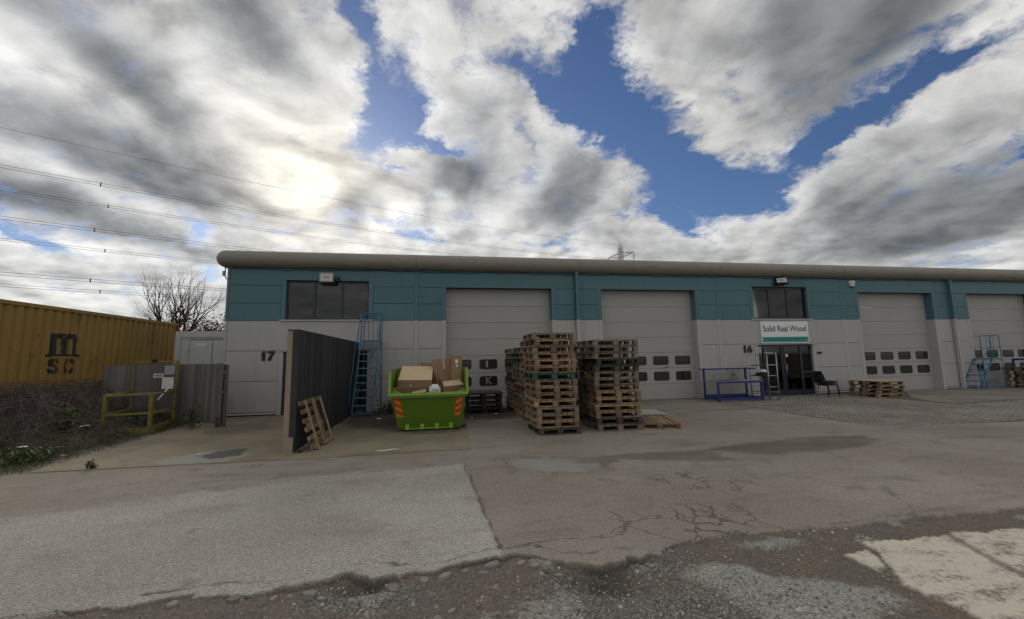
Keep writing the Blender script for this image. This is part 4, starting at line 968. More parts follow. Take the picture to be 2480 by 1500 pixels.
carton('narrow cardboard box with white labels at the right rear of the skip', (.44, 11.28, 1.02), (.27, .25, .78), (R(-3), R(3), R(-3)), 'card', None, False, lab=[(-.04, .60, .07, .10), (-.02, .50, .05, .06)])
carton('cardboard box with a pale torn top at the right front of the skip', (.34, 10.95, .84), (.50, .42, .29), (R(14), R(-4), R(10)), 'card', 'card_pale', False, flaps=[[(-.25, -.21, .29), (-.25, .21, .29), (-.30, .21, .42), (-.28, -.2, .40)]])
carton('torn cardboard box leaning in the middle of the skip', (.02, 11.15, .86), (.28, .35, .42), (R(-8), R(10), R(25)), 'card', None, False)
carton('cardboard box buried low at the left of the skip', (-.55, 11.6, .066), (.9, 1.5, .84), (0, 0, 0), 'card', None, False)
carton('cardboard box buried low at the right of the skip', (.28, 11.7, .066), (.7, 1.6, .76), (0, 0, 0), 'card', None, False)
carton('flat pale cardboard strip lying against the skip front', (-.48, 10.70, .90), (.34, .05, .07), (R(-20), R(-10), R(4)), 'card_pale', None, False)
carton('folded cardboard at the back of the skip', (-.2, 12.1, 1.0), (.75, .2, .62), (R(-10), R(5), R(3)), 'card', None, True)
def lumpy(name, label, cat, loc, r, mat, seed, n=14):
    vs = []; fs = []; rr = random.Random(seed)
    for i in range(n+1):
        for j in range(2*n):
            th = math.pi*i/n; ph = math.pi*j/n; k = 1+.14*math.sin(3*ph+seed)*math.sin(4*th)+.10*math.sin(7*ph+2*th*3)+rr.uniform(-.05, .05)
            vs.append((r[0]*k*math.sin(th)*math.cos(ph), r[1]*k*math.sin(th)*math.sin(ph), r[2]*(1+k*math.cos(th))))
    for i in range(n):
        for j in range(2*n):
            j2 = (j+1) % (2*n); fs.append((i*2*n+j, (i+1)*2*n+j, (i+1)*2*n+j2, i*2*n+j2))
    return tag(obj(name, MB().add(vs, fs), MT[mat], None, loc), label, cat)
lumpy('plastic_bag', 'crumpled white plastic bag at the front of the skip', 'bag', (-.10, 10.74, .86), (.14, .11, .12), 'poly', 3)

# ------------------------------------------------------------------ pallets
PH = .150
PM = {}
def pallet_parts(w, d, closed):
    key = (w, d, closed)
    if key in PM: return PM[key]
    out = []
    def m(nm, *b):
        me = MB().box(-b[0]/2, b[0]/2, -b[1]/2, b[1]/2, 0, b[2]).mesh(nm); return me
    dk = m('deck_board', w/7*.80 if not closed else w/7*.97, d, .020); st = m('stringer', w, .10, .020); bl = m('block', .10, .13, .084); blw = m('block', .135, .13, .084); bb = m('bottom_board', .10, d, .020); bc = m('bottom_board', w-.22, .095, .020)
    for k in range(7): out.append((dk, (-w/2+w/14+k*w/7 if k not in (0, 6) else (-w/2+w/7*.40 if k == 0 else w/2-w/7*.40), 0, .128)))
    for y in (-d/2+.05, 0, d/2-.05): out.append((st, (0, y, .1065)))
    for y in (-d/2+.066, 0, d/2-.066):
        for x in (-w/2+.052, 0, w/2-.052): out.append((bl if x else blw, (x, y, .0215)))
    for x in (-w/2+.052, 0, w/2-.052): out.append((bb, (x, 0, 0)))
    for y in (-d/2+.049,): 
        for s in (-1, 1): out.append((m('bottom_board', w/2-.16, .095, .019), (s*(w/4), y, .0005)))
    PM[key] = out; return out
def pallet(label, loc, rot, mat, group, w=1.0, d=1.2, closed=False, alt=None):
    p = thing('pallet', label, 'pallet', loc, 0, group); p.rotation_euler = rot if isinstance(rot, tuple) else (0, 0, rot)
    for me, l in pallet_parts(w, d, closed):
        if not me.materials: me.materials.append(MT['wood'])
        o = bpy.data.objects.new(me.name.split('.')[0], me); col.objects.link(o); o.parent = p
        o.location = (l[0]+random.uniform(-.004, .004), l[1]+random.uniform(-.004, .004), l[2])
        mm = MT[mat]
        if mat == 'wood' and me.name.startswith('block') and random.random() < .7: mm = MT['wood_block']
        if alt and random.random() < .22: mm = MT[alt]
        o.material_slots[0].link = 'OBJECT'; o.material_slots[0].material = mm
    return p
def stack(n, xy, where, w=1.0, d=1.2, rz=0, mats=('wood', 'wood', 'wood', 'wood_grey'), special={}, lean=(0, 0), jit=.03, group=None, base=.0, ph=PH, prof=None):
    for k in range(n):
        lx, ly = (prof(k/(n-1)) if prof else (lean[0]*k/n, lean[1]*k/n))
        which = 'topmost' if k == n-1 else ORD[k]
        mm = special.get(k, random.choice(mats))
        pallet(('%s pallet in the stack %s' if k in (0, n-1) else '%s pallet up in the stack %s') % (which, where),
               (xy[0]+lx+random.uniform(-jit, jit), xy[1]+ly+random.uniform(-jit, jit), base+k*ph), rz+random.uniform(-.04, .04), mm, group or 'pallets stacked in the yard', w, d, alt='wood_grey' if mm == 'wood' else None)
# front stack and the three behind it
stack(15, (2.68, 9.83), 'nearest the green skip', .98, 1.18, .01, special={0: 'wood_dark', 8: 'wood_green', 14: 'wood_grey'}, prof=lambda t: (-.07*math.sin(min(t*1.3, 1)*math.pi/2)+.03*max(0, t-.85), 0), ph=.1535)
stack(14, (2.80, 11.16), 'directly behind the one nearest the skip', .98, 1.18, -.02, ('wood', 'wood', 'wood_grey'), {5: 'wood_dark'}, prof=lambda t: (-.04*t, 0), jit=.035, ph=.158)
stack(13, (2.82, 12.50), 'third back in the left row', .98, 1.18, .02, ('wood_grey', 'wood', 'wood_dark', 'wood'), {10: 'wood_green', 5: 'wood_red'}, jit=.035, ph=.158)
stack(13, (2.80, 13.85), 'farthest back in the left row', .98, 1.18, 0, ('wood_grey', 'wood_dark', 'wood', 'wood'), {}, jit=.03, ph=.158)
stack(14, (4.20, 9.88), 'beside the loose flat pallet', 1.10, 1.10, -.01, special={0: 'wood_grey', 1: 'wood_dark', 9: 'wood_dark', 10: 'wood_wet', 11: 'wood_grey', 12: 'wood_grey', 13: 'wood_grey'}, prof=lambda t: (-.02 if t < .62 else .0, 0), ph=.1525)
stack(14, (4.42, 11.25), 'behind the one beside the loose pallet', 1.10, 1.10, .01, ('wood_grey', 'wood', 'wood'), {}, jit=.03, ph=.155)
pallet('single reddish pallet lying flat right of the second stack', (5.30, 9.86, .0), (0, 0, R(-14)), 'wood', 'loose pallets', .95, 1.25)
pallet('grey topped pallet lying flat behind the reddish loose pallet', (5.62, 11.05, .0), (0, 0, R(-6)), 'wood_grey', 'loose pallets', .95, 1.0)
tag(obj('chipboard_sheet', MB().box(-.52, .52, -.55, .55, 0, .022), MT['board_grey'], None, (5.62, 11.05, .150), (0, R(.4), R(-9))), 'pale grey chipboard sheet lying on a flat pallet', 'board')
# broken pallet leaning on the screen: local x along the screen, y up the slope, z outwards
lp = thing('pallet', 'broken pallet leaning against the dark timber screen', 'pallet', (-2.40, 9.44, .014), 0, 'loose pallets')
ey = Vector((-.295, 0, .955)).normalized(); ex = Vector((0, 1, 0)); ez = ex.cross(ey)
lp.rotation_euler = Matrix((ex, ey, ez)).transposed().to_euler()
for k, yy in enumerate((.02, .20, .38, .55, .73, .90)):
    x0 = -.62+random.uniform(-.05, .02); x1 = (.60, .15, .60, .20, .12, .60)[k] if k in (1, 3, 4) else .58
    obj('deck_board', MB().box(x0, x1, yy, yy+.09, -.030, -.010), MT['wood'], lp)
for k, xx in enumerate((-.52, -.08, .12, .50)):
    obj('bottom_board', MB().beam((xx+.03, .0, .080), (xx+(.0 if k != 2 else -.10), .98, .082), .085 if k != 2 else .06, .018, (0, 0, 1)), MT['wood'], lp)
for xx in (-.52, -.06, .50):
    for yy in (.06, .50, .94):
        if (xx, yy) != (.50, .50): obj('block', MB().box(xx-.045, xx+.045, yy-.045, yy+.045, -.009, .070), MT['wood_grey'], lp)
obj('bottom_board', MB().box(-.05, .64, -.005, .085, .094, .113), MT['wood'], lp)
# black stack behind the skip
stack(4, (1.42, 13.75), 'of black wet pallets behind the skip', 1.15, .95, 0, ('wood_wet',), {}, jit=.05, base=.012, ph=.16)
tag(obj('plywood_cover', MB().box(-.60, .60, -.50, .50, 0, .02), MT['wood_dark'], None, (1.42, 13.75, .645), (R(.5), 0, R(1))), 'dark wet board covering the black pallets behind the skip', 'board')
# low stack by the entrance with a plywood sheet
stack(4, (16.70, 13.60), 'of four before the third roller door', 1.15, 1.15, R(2), ('wood', 'wood', 'wood_grey'), {}, jit=.05, base=.012)
tag(obj('plywood_sheet', MB().box(-.62, .62, -.62, .62, 0, .018), MT['plywood'], None, (16.70, 13.60, .606), (0, R(.5), R(3))), 'pale plywood sheet on the low pallets by the third door', 'board')
stack(6, (25.75, 14.25), 'at the right edge behind the blue steps', 1.2, 1.0, 0, ('wood', 'wood_grey', 'wood'), {}, jit=.05, base=.022)

# ------------------------------------------------------------------ blue warehouse steps
def steps(label, loc, rz, n, rise, run, W, plat, rail_h, guard, wheels=True):
    s = thing('warehouse_steps', label, 'step ladder', loc, rz, 'blue wheeled warehouse steps'); B = MT['blue']; T = MT['tread']
    H = n*rise; Lr = (n-1)*run; h = W/2; z0 = .10; D = Lr+plat
    for sx in (-1, 1):
        obj('stringer', MB().beam((sx*h, 0, z0), (sx*h, Lr, H), .036, .07), B, s)
        obj('rear_leg', MB().tube([(sx*h, D, .10), (sx*h, D, H+.02)], .017, 8), B, s)
        obj('base_rail', MB().beam((sx*h, -.02, z0), (sx*h, D, z0), .03, .03), B, s)
        obj('brace', MB().tube([(sx*h, Lr*.2, H*.22), (sx*h, D, H*.45)], .010, 6), B, s)
        obj('brace', MB().tube([(sx*h, Lr*.62, H*.62), (sx*h, D, H*.45)], .010, 6), B, s)
        # hand rail beside the flight
        obj('hand_rail', MB().tube([(sx*(h+.03), -.02, z0+.02), (sx*(h+.06), -.06, .45), (sx*(h+.06), -.05, .95), (sx*(h+.06), Lr*.45, H*.5+.85), (sx*(h+.05), Lr, H+rail_h*.62), (sx*h, Lr+.03, H+rail_h*.75)] if sx < 0 or n < 8 else
                               [(sx*h, Lr*.35, H*.36), (sx*(h+.02), Lr*.30, H*.36+.18), (sx*(h+.04), Lr*.55, H*.55+.30), (sx*h, Lr*.75, H*.78)], .013, 7), B, s)
        obj('hand_rail', MB().tube([(sx*h, Lr-.05, H*.88), (sx*(h+.06), Lr-.10, H+.02), (sx*(h+.05), Lr-.02, H+rail_h*.65), (sx*h, Lr+.04, H+rail_h*.9)], .012, 7), B, s)
        obj('guard_post', MB().tube([(sx*h, Lr+.02, H-.04), (sx*h, Lr+.02, H+rail_h*.96)], .017, 8), B, s)
        obj('guard_post', MB().tube([(sx*h, D, H), (sx*h, D, H+rail_h-.05), (sx*(h-.04), D, H+rail_h)], .015, 8), B, s)
        obj('side_rail', MB().tube([(sx*h, Lr+.02, H+rail_h*.95), (sx*h, D, H+rail_h*.97)], .012, 7), B, s)
        obj('side_rail', MB().tube([(sx*h, Lr+.02, H+rail_h*.5), (sx*h, D, H+rail_h*.5)], .010, 7), B, s)
    for k in range(n):
        z = z0+(H-z0)*k/n; y = Lr*(z-z0)/(H-z0)
        if k < 1: obj('base_bar', MB().beam((-h, 0, z0), (h, 0, z0), .03, .03), B, s); continue
        obj('tread', MB().box(-h+.015, h-.015, y-.02, y+.15, z-.018, z+.016), T, s)
    obj('platform', MB().box(-h-.015, h+.015, Lr-.03, D+.02, H-.045, H), B, s)
    obj('guard_rail', MB().tube([(-h+.04, D, H+rail_h), (h-.04, D, H+rail_h)], .015, 8), B, s)
    for k in range(1, guard+1):
        x = -h+W*k/(guard+1); obj('guard_bar', MB().tube([(x, D, H), (x, D, H+rail_h)], .008, 6), B, s)
    if guard < 3: obj('guard_rail', MB().tube([(-h, D, H+rail_h*.45), (h, D, H+rail_h*.45)], .010, 6), B, s)
    for sx in (-1, 1):
        obj('cross_brace', MB().tube([(-sx*h, D, H*.35), (sx*h, D, H*.05+.1)] if n < 8 else [(-sx*h, D-.01*sx, H*.98), (sx*h, D-.01*sx, H*.62)], .008, 6), B, s)
        for y in (-.0, D):
            obj('wheel', MB().tube([(sx*h-.016, y, .052), (sx*h+.016, y, .052)], .05, 14), MT['wheel'], s)
            obj('fork', MB().box(sx*h-.022, sx*h-.018, y-.02, y+.02, .04, .10).box(sx*h+.018, sx*h+.022, y-.02, y+.02, .04, .10), B, s)
    return s
steps('tall blue wheeled warehouse steps between dark screen and skip', (-2.335, 13.62, .014), R(-4.5), 10, .24, .092, .60, .40, .95, 3)
steps('short blue wheeled warehouse steps at the right edge', (23.14, 14.68, .022), R(-90), 5, .262, .20, .66, .55, 1.02, 2)

# ------------------------------------------------------------------ things by the entrance
wb = thing('work_bench', 'blue steel work bench with an upper shelf left of the entrance', 'bench', (10.98, 14.12, .012), R(-2))
for x, y, h in ((-.92, .46, 1.14), (.84, .46, 1.14), (-.95, -.42, .70), (.80, -.42, .70)):
    obj('leg', MB().box(x-.03, x+.03, y-.03, y+.03, 0, h), MT['navy'], wb)
obj('upper_shelf', MB().box(-1.0, 1.14, .28, .62, 1.142, 1.18), MT['navy'], wb)
obj('table_top', MB().box(-.98, .86, -.47, .42, .702, .74), MT['bench_top'], wb)
obj('apron_rail', MB().box(-.99, .87, -.485, -.472, .66, .735), MT['navy'], wb)
for x in (-.94, .82): obj('side_rail', MB().box(x-.02, x+.02, -.39, .43, .08, .13), MT['navy'], wb)
obj('foot_rail', MB().box(-.89, .81, .43, .49, .06, .19), MT['navy'], wb); obj('foot_rail', MB().box(-.92, .77, -.45, -.40, .06, .12), MT['navy'], wb)
ws = thing('scroll_stand', 'black wire stand with curled sides standing on the blue bench', 'stand', (10.95, 14.1, .754), R(-2))
for sx in (-1, 1):
    obj('scroll', MB().tube([(sx*(.09+.17*math.sin(a)**2), 0, .20+.20*math.sin(a)) for a in np.linspace(R(-85), R(85), 12)], .009, 6), MT['wire_dark'], ws)
    obj('upright', MB().tube([(sx*.025, 0, 0), (sx*.02, 0, .40)], .009, 6), MT['wire_dark'], ws)
obj('tie', MB().tube([(-.10, 0, .21), (.10, 0, .21)], .008, 6), MT['wire_dark'], ws); obj('base_plate', MB().box(-.72, .10, -.10, .10, 0, .012), MT['black_matt'], ws)
tw = thing('ladder_frame', 'silver aluminium ladder tower standing before the shop entrance', 'ladder', (12.30, 14.15, .012), 0)
for y in (-.45, .45):
    for x in (-.20, .20): obj('upright', MB().tube([(x, y, 0), (x, y, 1.76)], .022, 8), MT['steel'], tw)
    for z in (.06, .48, .89, 1.29, 1.70): obj('rung', MB().tube([(-.20, y, z), (.20, y, z)], .016, 8), MT['steel'], tw)
for x in (-.2, .2):
    for z in (.27, .87, 1.27): obj('side_bar', MB().tube([(x, -.45, z), (x, .45, z)], .013, 7), MT['steel'] if x > 0 else MT['wire_dark'], tw)
obj('top_bar', MB().box(-.30, .06, -.48, -.43, 1.735, 1.765), MT['steel'], tw)
tb = thing('tool_bag', 'black tool bag resting on the silver ladder tower', 'bag', (12.22, 14.15, .895), 0)
obj('body', MB().hexa([(-.17, -.3, 0), (.17, -.3, 0), (.17, .2, 0), (-.17, .2, 0)], [(-.13, -.24, .12), (.10, -.26, .15), (.12, .15, .13), (-.12, .14, .10)]), MT['black_matt'], tb)
obj('plastic_wrap', MB().hexa([(-.08, -.2, .14), (.08, -.2, .14), (.08, 0, .14), (-.08, 0, .14)], [(-.03, -.15, .24), (.04, -.16, .23), (.05, -.03, .22), (-.04, -.02, .25)]), MT['poly'], tb)
def chair(label, loc, rz):
    c = thing('stacking_chair', label, 'chair', loc, rz, 'black stacking chairs by the entrance'); F = MT['fabric']
    obj('seat', MB().hexa([(-.22, -.24, .42), (.24, -.22, .435), (.24, .22, .435), (-.22, .24, .42)], [(-.22, -.24, .465), (.23, -.21, .475), (.23, .21, .475), (-.22, .24, .465)]), F, c)
    vs = []; n = 8
    for i in range(n+1):
        a = -1+2*i/n
        for j in range(5):
            z = .50+.36*j/4; wd = .23*(1-.28*(j/4)**3); vs.append((-.26-.10*(j/4)-.03*(a*a), a*wd, z))
    m = len(vs); vs += [(x+.035, y, z) for x, y, z in vs]
    fs = []
    for i in range(n):
        for j in range(4):
            q = i*5+j; fs += [(q, q+5, q+6, q+1), (m+q, m+q+1, m+q+6, m+q+5)]
    for i in range(n): fs += [(i*5, m+i*5, m+i*5+5, i*5+5), (i*5+4, i*5+9, m+i*5+9, m+i*5+4)]
    for j in range(4): fs += [(j, j+1, m+j+1, m+j), (n*5+j, m+n*5+j, m+n*5+j+1, n*5+j+1)]
    obj('backrest', MB().add(vs, fs), F, c)
    for s in (-1, 1):
        obj('leg', MB().tube([(.20, s*.23, .42), (.27, s*.25, 0)], .011, 7), MT['black'], c)
        obj('leg', MB().tube([(-.14, s*.23, .42), (-.22, s*.25, 0)], .011, 7), MT['black'], c)
        obj('back_tube', MB().tube([(-.16, s*.20, .42), (-.26, s*.17, .50), (-.32, s*.15, .72)], .011, 7), MT['black'], c)
for k, w_ in enumerate(('lowest', 'middle', 'topmost')): chair('%s black chair of the three stacked right of the entrance' % w_, (15.12+.02*k, 14.18, .012+.062*k), R(-6))
bt = thing('trestle', 'dark blue steel trestle lying on the pallets at the right edge', 'trestle', (25.98, 14.2, .925), 0)
obj('top_bar', MB().box(-.7, .8, -.3, .3, .30, .38), MT['navy'], bt)
for x in (-.66, .76):
    for y in (-.27, .27): obj('leg', MB().box(x-.03, x+.03, y-.03, y+.03, 0, .30), MT['navy'], bt)

# ------------------------------------------------------------------ pylon and overhead lines
P1 = Vector((80.3, 170.0)); LD = Vector((-.866, -.5)); LN = Vector((-.5, .866))
def pylon(label, base):
    p = thing('pylon', label, 'pylon', (base.x, base.y, 0), math.atan2(LN.y, LN.x))
    m = MT['pylon']
    def leg_w(z): return 3.6*(1-z/34)+.75 if z < 34 else .75+(51.0-z)*.010
    zs_ = [0, 6, 11.5, 16.5, 21, 25, 29.5, 33.5, 38.2, 42.6, 46.0, 48.5, 50.6]
    for sx in (-1, 1):
        for sy in (-1, 1):
            b = MB()
            for a, c in zip(zs_[:-1], zs_[1:]): b.beam((sx*leg_w(a), sy*leg_w(a), a), (sx*leg_w(c), sy*leg_w(c), c), .16, .16)
            b.beam((sx*leg_w(50.6), sy*leg_w(50.6), 50.6), (0, 0, 51.8), .14, .14); obj('leg', b, m, p)
    for f in range(4):
        b = MB()
        for a, c in zip(zs_[:-1], zs_[1:]):
            ra, rc = leg_w(a), leg_w(c); q = lambda s, r, z: [(s*r, -r, z), (r, s*r, z), (s*r, r, z), (-r, s*r, z)][f]
            b.beam(q(-1, ra, a), q(1, rc, c), .09, .09).beam(q(1, ra, a), q(-1, rc, c), .09, .09).beam(q(-1, ra, a), q(1, ra, a), .09, .09)
        obj('lattice', b, m, p)
    for z, L in ((47, 6.65), (38.2, 8.5), (29.5, 7.2)):
        for s in (-1, 1):
            r = leg_w(z); b = MB(); tip = (s*L, 0, z)
            for y in (-r, r):
                b.beam((s*r, y, z-1.2), tip, .13, .13); b.beam((s*r, y, z+.9), tip, .12, .12)
                for q in (.25, .5, .75):
                    lo = Vector((s*r, y, z-1.2)).lerp(Vector(tip), q); hi = Vector((s*r, y, z+.9)).lerp(Vector(tip), q-.12); b.beam(lo, hi, .07, .07)
            ar = obj('cross_arm', b, m, p)
            obj('insulator', MB().tube([(s*L, 0, z-.1), (s*L, 0, z-3.4)], .16, 7), MT['cable'], ar)
pylon('distant lattice pylon rising above the eaves', P1)
def line(label, a, z, sag, twin):
    p0 = Vector((*(P1+LN*a), z)); Lh = 330.0
    c = thing('overhead_line', label, 'power line', (p0.x, p0.y, z), 0, 'overhead power lines')
    for dz in ((0, -.45) if twin else (0,)):
        pts = []
        for k in range(61):
            u = k/60; d = LD*(Lh*u); pts.append((d.x, d.y, dz-4*sag*u*(1-u)))
        obj('conductor', MB().tube(pts, .033 if twin else .030, 5, False), MT['cable'], c)
    if twin:
        for u in np.arange(.08, .97, .21):
            d = LD*(Lh*u); zz = -4*sag*u*(1-u); obj('spacer', MB().beam((d.x, d.y, zz+.12), (d.x, d.y, zz-.57), .13, .13), MT['cable'], c)
line('single thin topmost overhead wire', 0, 51.8, 9.1, False)
for nm, z, a in (('upper', 43.4, 6.65), ('middle', 34.6, 8.5), ('lowest', 26.0, 7.2)):
    line('%s twin overhead line on the side nearer the yard' % nm, -a, z, 9.4, True); line('%s twin overhead line on the far side' % nm, a, z, 9.4, True)

# ------------------------------------------------------------------ bare tree, hedge, brambles, weeds
def bare_tree(label, loc, h, seed):
    r = random.Random(seed); t = thing('bare_tree', label, 'tree', loc, 0); trunk = MB(); br = MB()
    def grow(p, d, L, rad, lev):
        pts = [p]; q = p.copy(); dd = d.copy(); n = 4
        for k in range(n):
            dd = (dd+Vector((r.uniform(-.20, .20), r.uniform(-.20, .20), r.uniform(-.04, .14)))).normalized(); q = q+dd*(L/n); pts.append(q.copy())
        rs = [rad*(1-.45*k/n) for k in range(n+1)]
        (trunk if lev == 0 else br).tube(pts, rs, 6 if lev < 2 else 4, lev == 0)
        if lev >= 5 or L < .22: return
        for k in range(3):
            i = r.choice((2, 3, 4)) if k else 4
            az = r.uniform(0, 6.28); sp_ = r.uniform(.35, .85) if k else r.uniform(.05, .3)
            u = Vector((math.cos(az), math.sin(az), .18)); nd = (dd*math.cos(sp_)+u*math.sin(sp_)).normalized()
            grow(pts[i], nd, L*r.uniform(.62, .82), rs[i]*.66, lev+1)
    for k in range(2):
        x0 = .8*k-.4
        trunk.tube([(x0, 0, -.1), (x0, .05, 1.2), (x0+.05*(2*k-1), .05, 2.4)], [.22, .19, .15], 8)
        for q in range(9):
            az = q*2.4+k; el = (.35, .55, .8, 1.0, 1.15, .9, .7, 1.25, 1.4)[q]; u = Vector((math.cos(az)*math.cos(el), math.sin(az)*math.cos(el), math.sin(el)))
            grow(Vector((x0+.05*(2*k-1), .05, 2.0+.06*q)), u, h*(.17+.07*math.sin(el)), .075, 2)
    obj('trunk', trunk, MT['bark'], t); obj('crown', br, MT['bark'], t)
bare_tree('leafless tree standing behind the yellow container', (-15.15, 27.0, .8), 7.3, 12)
def leaves(n, center, ext, size, seed, shape=None):
    r = np.random.default_rng(seed); p = r.normal(0, .42, (n*3, 3)); p = p[(np.abs(p) < 1).all(1)][:n]; n = len(p)
    p = p*np.array(ext)+np.array(center)
    a = r.normal(size=(n, 3)); a /= np.linalg.norm(a, axis=1)[:, None]; b = np.cross(a, r.normal(size=(n, 3))); b /= np.linalg.norm(b, axis=1)[:, None]
    s = size*r.uniform(.6, 1.4, (n, 1)); v = np.stack([p-a*s, p+b*s*.45, p+a*s, p-b*s*.45], 1).reshape(-1, 3)
    return v, np.arange(4*n).reshape(-1, 4)
def hedge(label, loc, ext, n, seed, mat, twigs):
    h = thing('hedge', label, 'hedge', loc, 0); vv = []; ff = []; o = 0; r = random.Random(seed)
    for k in range(9):
        c = (r.uniform(-.8, .8)*ext[0], r.uniform(-.5, .5)*ext[1], ext[2]*r.uniform(.35, .85)); v, f = leaves(n//9, c, (ext[0]*.5, ext[1]*.6, ext[2]*.42), .07, seed+k); vv.append(v); ff.append(f+o); o += len(v)
    obj('crown', np_mesh('crown', np.vstack(vv), np.vstack(ff)), MT[mat], h)
    b = MB()
    for k in range(twigs):
        x = r.uniform(-1, 1)*ext[0]; y = r.uniform(-.5, .5)*ext[1]; L = ext[2]*r.uniform(.6, .98)
        b.tube([(x, y, 0), (x+r.uniform(-.2, .2), y, L*.5), (x+r.uniform(-.5, .5), y+r.uniform(-.3, .3), L)], [.03, .018, .006], 4, False)
    obj('stems', b, MT['twig'], h)
hedge('dark reddish hedge behind the grey cabin', (-12.0, 24.5, .55), (2.0, 1.0, 3.5), 8000, 5, 'leaf_red', 90)
def brambles():
    r = random.Random(3); vs = []; fs = []
    b = MB()
    for k in range(2300):
        x = r.uniform(-13.5, -6.9); y = r.uniform(8.7, 19.0)
        if x > -7.1-.25*max(0, 11.5-y) and y < 11.6 and r.random() < .75: continue
        if x < -10.75 and 7 < y < 19.4: x = r.uniform(-10.6, -8.4)
        if x > -8.6 and y > 11.5 and y < 14.3: continue
        if y > 14.0 and x > -8.2: continue
        z = float(bank_h(np.array([x]), np.array([y]))[0])-.02; az = r.uniform(0, 6.28); L = r.uniform(.4, 1.15); up = r.uniform(.10, .50)*(.5 if x > -7.6 else 1)
        dx, dy = math.cos(az)*L, math.sin(az)*L
        pts = [(x, y, z), (x+dx*.3, y+dy*.3, z+up*.9), (x+dx*.65, y+dy*.65, z+up), (x+dx, y+dy, z+up*.35)]
        if pts[-1][0] < -10.72: continue
        b.tube(pts, [.007, .006, .005, .003], 3, False, False)
    tag(obj('brambles', b, MT['bramble']), 'tangle of dead brown bramble stems on the bank below the yellow container', 'brambles', kind='stuff')
    n = 30000; R2 = np.random.default_rng(5); x = R2.uniform(-12, -6.45, n); y = R2.uniform(8.25, 14, n)
    edge = -6.62-.06*(y-8.3)+(y > 11.2)*.0; keep = (x < edge+.15*R2.random(n)) & ((R2.random(n) < np.exp(-((edge-x)/1.0))) | (y < 9.2)) & ~((x > -7.0) & (y > 11.4) & (y < 13.6))
    x, y = x[keep], y[keep]; n = len(x); z = bank_h(x, y)-.01; h = R2.uniform(.02, .13, n)*np.clip((edge[keep]-x)*1.6+.35, .3, 1.1); a = R2.uniform(0, 6.28, n); w = R2.uniform(.003, .008, n); tx = R2.normal(0, .05, n); ty = R2.normal(0, .05, n)
    v = np.stack([np.stack([x-np.cos(a)*w, y-np.sin(a)*w, z], 1), np.stack([x+np.cos(a)*w, y+np.sin(a)*w, z], 1), np.stack([x+tx+np.cos(a)*w*.3, y+ty+np.sin(a)*w*.3, z+h], 1), np.stack([x+tx-np.cos(a)*w*.3, y+ty-np.sin(a)*w*.3, z+h], 1)], 1).reshape(-1, 3)
    tag(obj('grass', np_mesh('grass', v, np.arange(4*n).reshape(-1, 4)), MT['grass']), 'short rough grass and weeds along the verge at left', 'grass', kind='stuff')
brambles()
def weed(label, loc, n, ext, size, seed, mat='leaf', stems=7):
    w = thing('weed', label, 'plant', loc, 0, 'weeds'); v, f = leaves(n, (0, 0, ext[2]*.55), ext, size, seed); v[:, 2] = np.maximum(v[:, 2], .0)
    obj('foliage', np_mesh('foliage', v, f), MT[mat], w); b = MB(); r = random.Random(seed)
    for k in range(stems):
        x, y = r.uniform(-.6, .6)*ext[0], r.uniform(-.6, .6)*ext[1]; b.tube([(x*.3, y*.3, -.02), (x*.7, y*.7, ext[2]*.6), (x, y, ext[2]*1.1)], [.007, .005, .003], 4, False)
    obj('stem', b, MT['twig'], w)
bh = lambda x, y: float(bank_h(np.array([x]), np.array([y]))[0])
weed('leafy green weed growing through the yellow basket', (-7.75, 12.7, .16), 260, (.35, .3, .32), .045, 21)
weed('tall pale green weed on the bank left of the basket', (-8.15, 11.0, bh(-8.15, 11)), 240, (.28, .25, .42), .05, 22)
weed('low green weed at the verge corner by the road', (-7.3, 9.0, bh(-7.3, 9)), 320, (.55, .35, .16), .05, 23)
weed('low leafy weed at the far left verge', (-8.3, 9.2, bh(-8.3, 9.2)), 320, (.6, .4, .18), .05, 24)
weed('ivy patch on the foot of the grey fence', (-6.55, 12.72, .06), 260, (.28, .16, .42), .04, 25)
weed('dark weed between the blue steps and the skip', (-1.62, 14.2, .014), 260, (.38, .3, .32), .05, 26)
weed('small weed at the front edge of the concrete apron', (-5.76, 8.33, .014), 90, (.09, .06, .09), .03, 27)
weed('small weed beside the leaning pallet foot', (-2.6, 8.72, .014), 60, (.12, .06, .05), .025, 28)

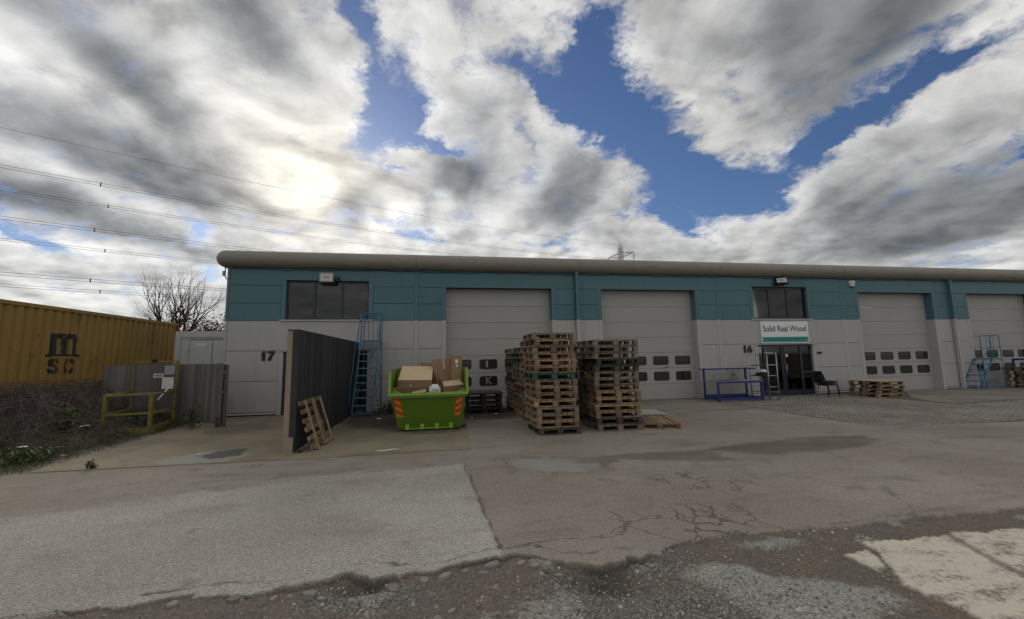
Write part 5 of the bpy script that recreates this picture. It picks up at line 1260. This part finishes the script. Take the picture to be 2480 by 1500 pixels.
# ------------------------------------------------------------------ stones, litter and odd pieces
def stones():
    R2 = np.random.default_rng(9); n = 60000
    x = R2.uniform(-3.2, 4.2, n); y = R2.uniform(2.0, 4.0, n); F = ground_fields(x, y)
    pr = np.clip(F['gravel']*1.0+.5*F['pot']+.16+F['gsp']*.25, 0, 1)*F['broken']*(1-F['white']); keep = R2.random(n) < pr*.5
    x2 = R2.uniform(-5, 9, 700); y2 = R2.uniform(3.8, 8, 700); F2 = ground_fields(x2, y2)
    x = np.concatenate([x[keep], x2]); y = np.concatenate([y[keep], y2]); z = np.concatenate([F['z'][keep], F2['z']]); n = len(x)
    s = R2.gamma(2.0, .0026, n)+.0022; s = np.minimum(s, .026); s[-700:] *= .7; big = R2.random(n) < .004; s[big] *= 2.2
    base = np.array([(1, 0, -.2), (.3, .95, -.2), (-.8, .6, -.2), (-.8, -.6, -.2), (.3, -.95, -.2), (.1, .05, .75)], float)
    v = base[None]*s[:, None, None]*R2.uniform(.7, 1.3, (n, 6, 3)); a = R2.uniform(0, 6.28, n); ca, sa = np.cos(a)[:, None], np.sin(a)[:, None]
    X = v[:, :, 0]*ca-v[:, :, 1]*sa+x[:, None]; Y = v[:, :, 0]*sa+v[:, :, 1]*ca+y[:, None]; Z = v[:, :, 2]+z[:, None]+.001
    f = np.array([(0, 1, 5), (1, 2, 5), (2, 3, 5), (3, 4, 5), (4, 0, 5)]); fs = (f[None]+6*np.arange(n)[:, None, None]).reshape(-1, 3)
    m, t, bs = new_mat('stone'); g = t.node('ShaderNodeNewGeometry')
    t.put(bs.inputs['Base Color'], t.ramp(g.outputs['Random Per Island'], [(0, (.07, .065, .06)), (.45, (.17, .16, .145)), (.85, (.28, .27, .25)), (1, (.50, .49, .46))])); bs.inputs['Roughness'].default_value = .85
    tag(obj('gravel', np_mesh('gravel', np.stack([X, Y, Z], -1).reshape(-1, 3), fs), m), 'loose grey stones scattered in the broken road surface', 'gravel', kind='stuff')
stones()
tag(obj('trim_strip', MB().tube([(-.22, -.02, .018), (-.05, -.05, .022), (.10, -.02, .03), (.20, .03, .018)], [.010, .013, .013, .010], 6), MT['white_plastic'], None, (-.95, 8.42, .014)), 'bent white plastic strip lying at the front of the concrete apron', 'strip')
def scrap(label, loc, s, mat, seed):
    r = random.Random(seed); pts = [(s*(.7+.5*r.random())*math.cos(a), s*(.5+.5*r.random())*math.sin(a)) for a in np.linspace(0, 5.6, 7)]
    vs = [(x, y, .004+.02*r.random()) for x, y in pts]+[(0, 0, .03)]; fs = [(i, (i+1) % 7, 7) for i in range(7)]
    return tag(obj('litter', MB().add(vs, fs), MT[mat], None, loc), label, 'litter', 'litter on the ground')
scrap('white litter scrap between the blue steps and the skip', (-1.75, 13.0, .014), .09, 'poly', 1)
scrap('white litter scrap left of the skip by the wall', (-1.35, 14.1, .014), .10, 'poly', 2)
scrap('pale litter scrap right of the skip', (.95, 12.3, .012), .07, 'poly', 3)
scrap('white litter on the verge below the yellow container', (-7.75, 9.55, bh(-7.75, 9.55)+.05), .09, 'poly', 4)
scrap('red litter on the verge below the yellow container', (-7.35, 9.75, bh(-7.35, 9.75)+.05), .08, 'wood_red', 5)
scrap('white litter on the bank beside the basket', (-8.05, 11.35, bh(-8.05, 11.35)+.06), .12, 'poly', 6)
scrap('small white scrap beside the black pallets', (1.75, 13.0, .014), .06, 'poly', 7)
scrap('small white scrap in the puddle stain on the apron', (-4.45, 8.95, .014), .05, 'poly', 8)
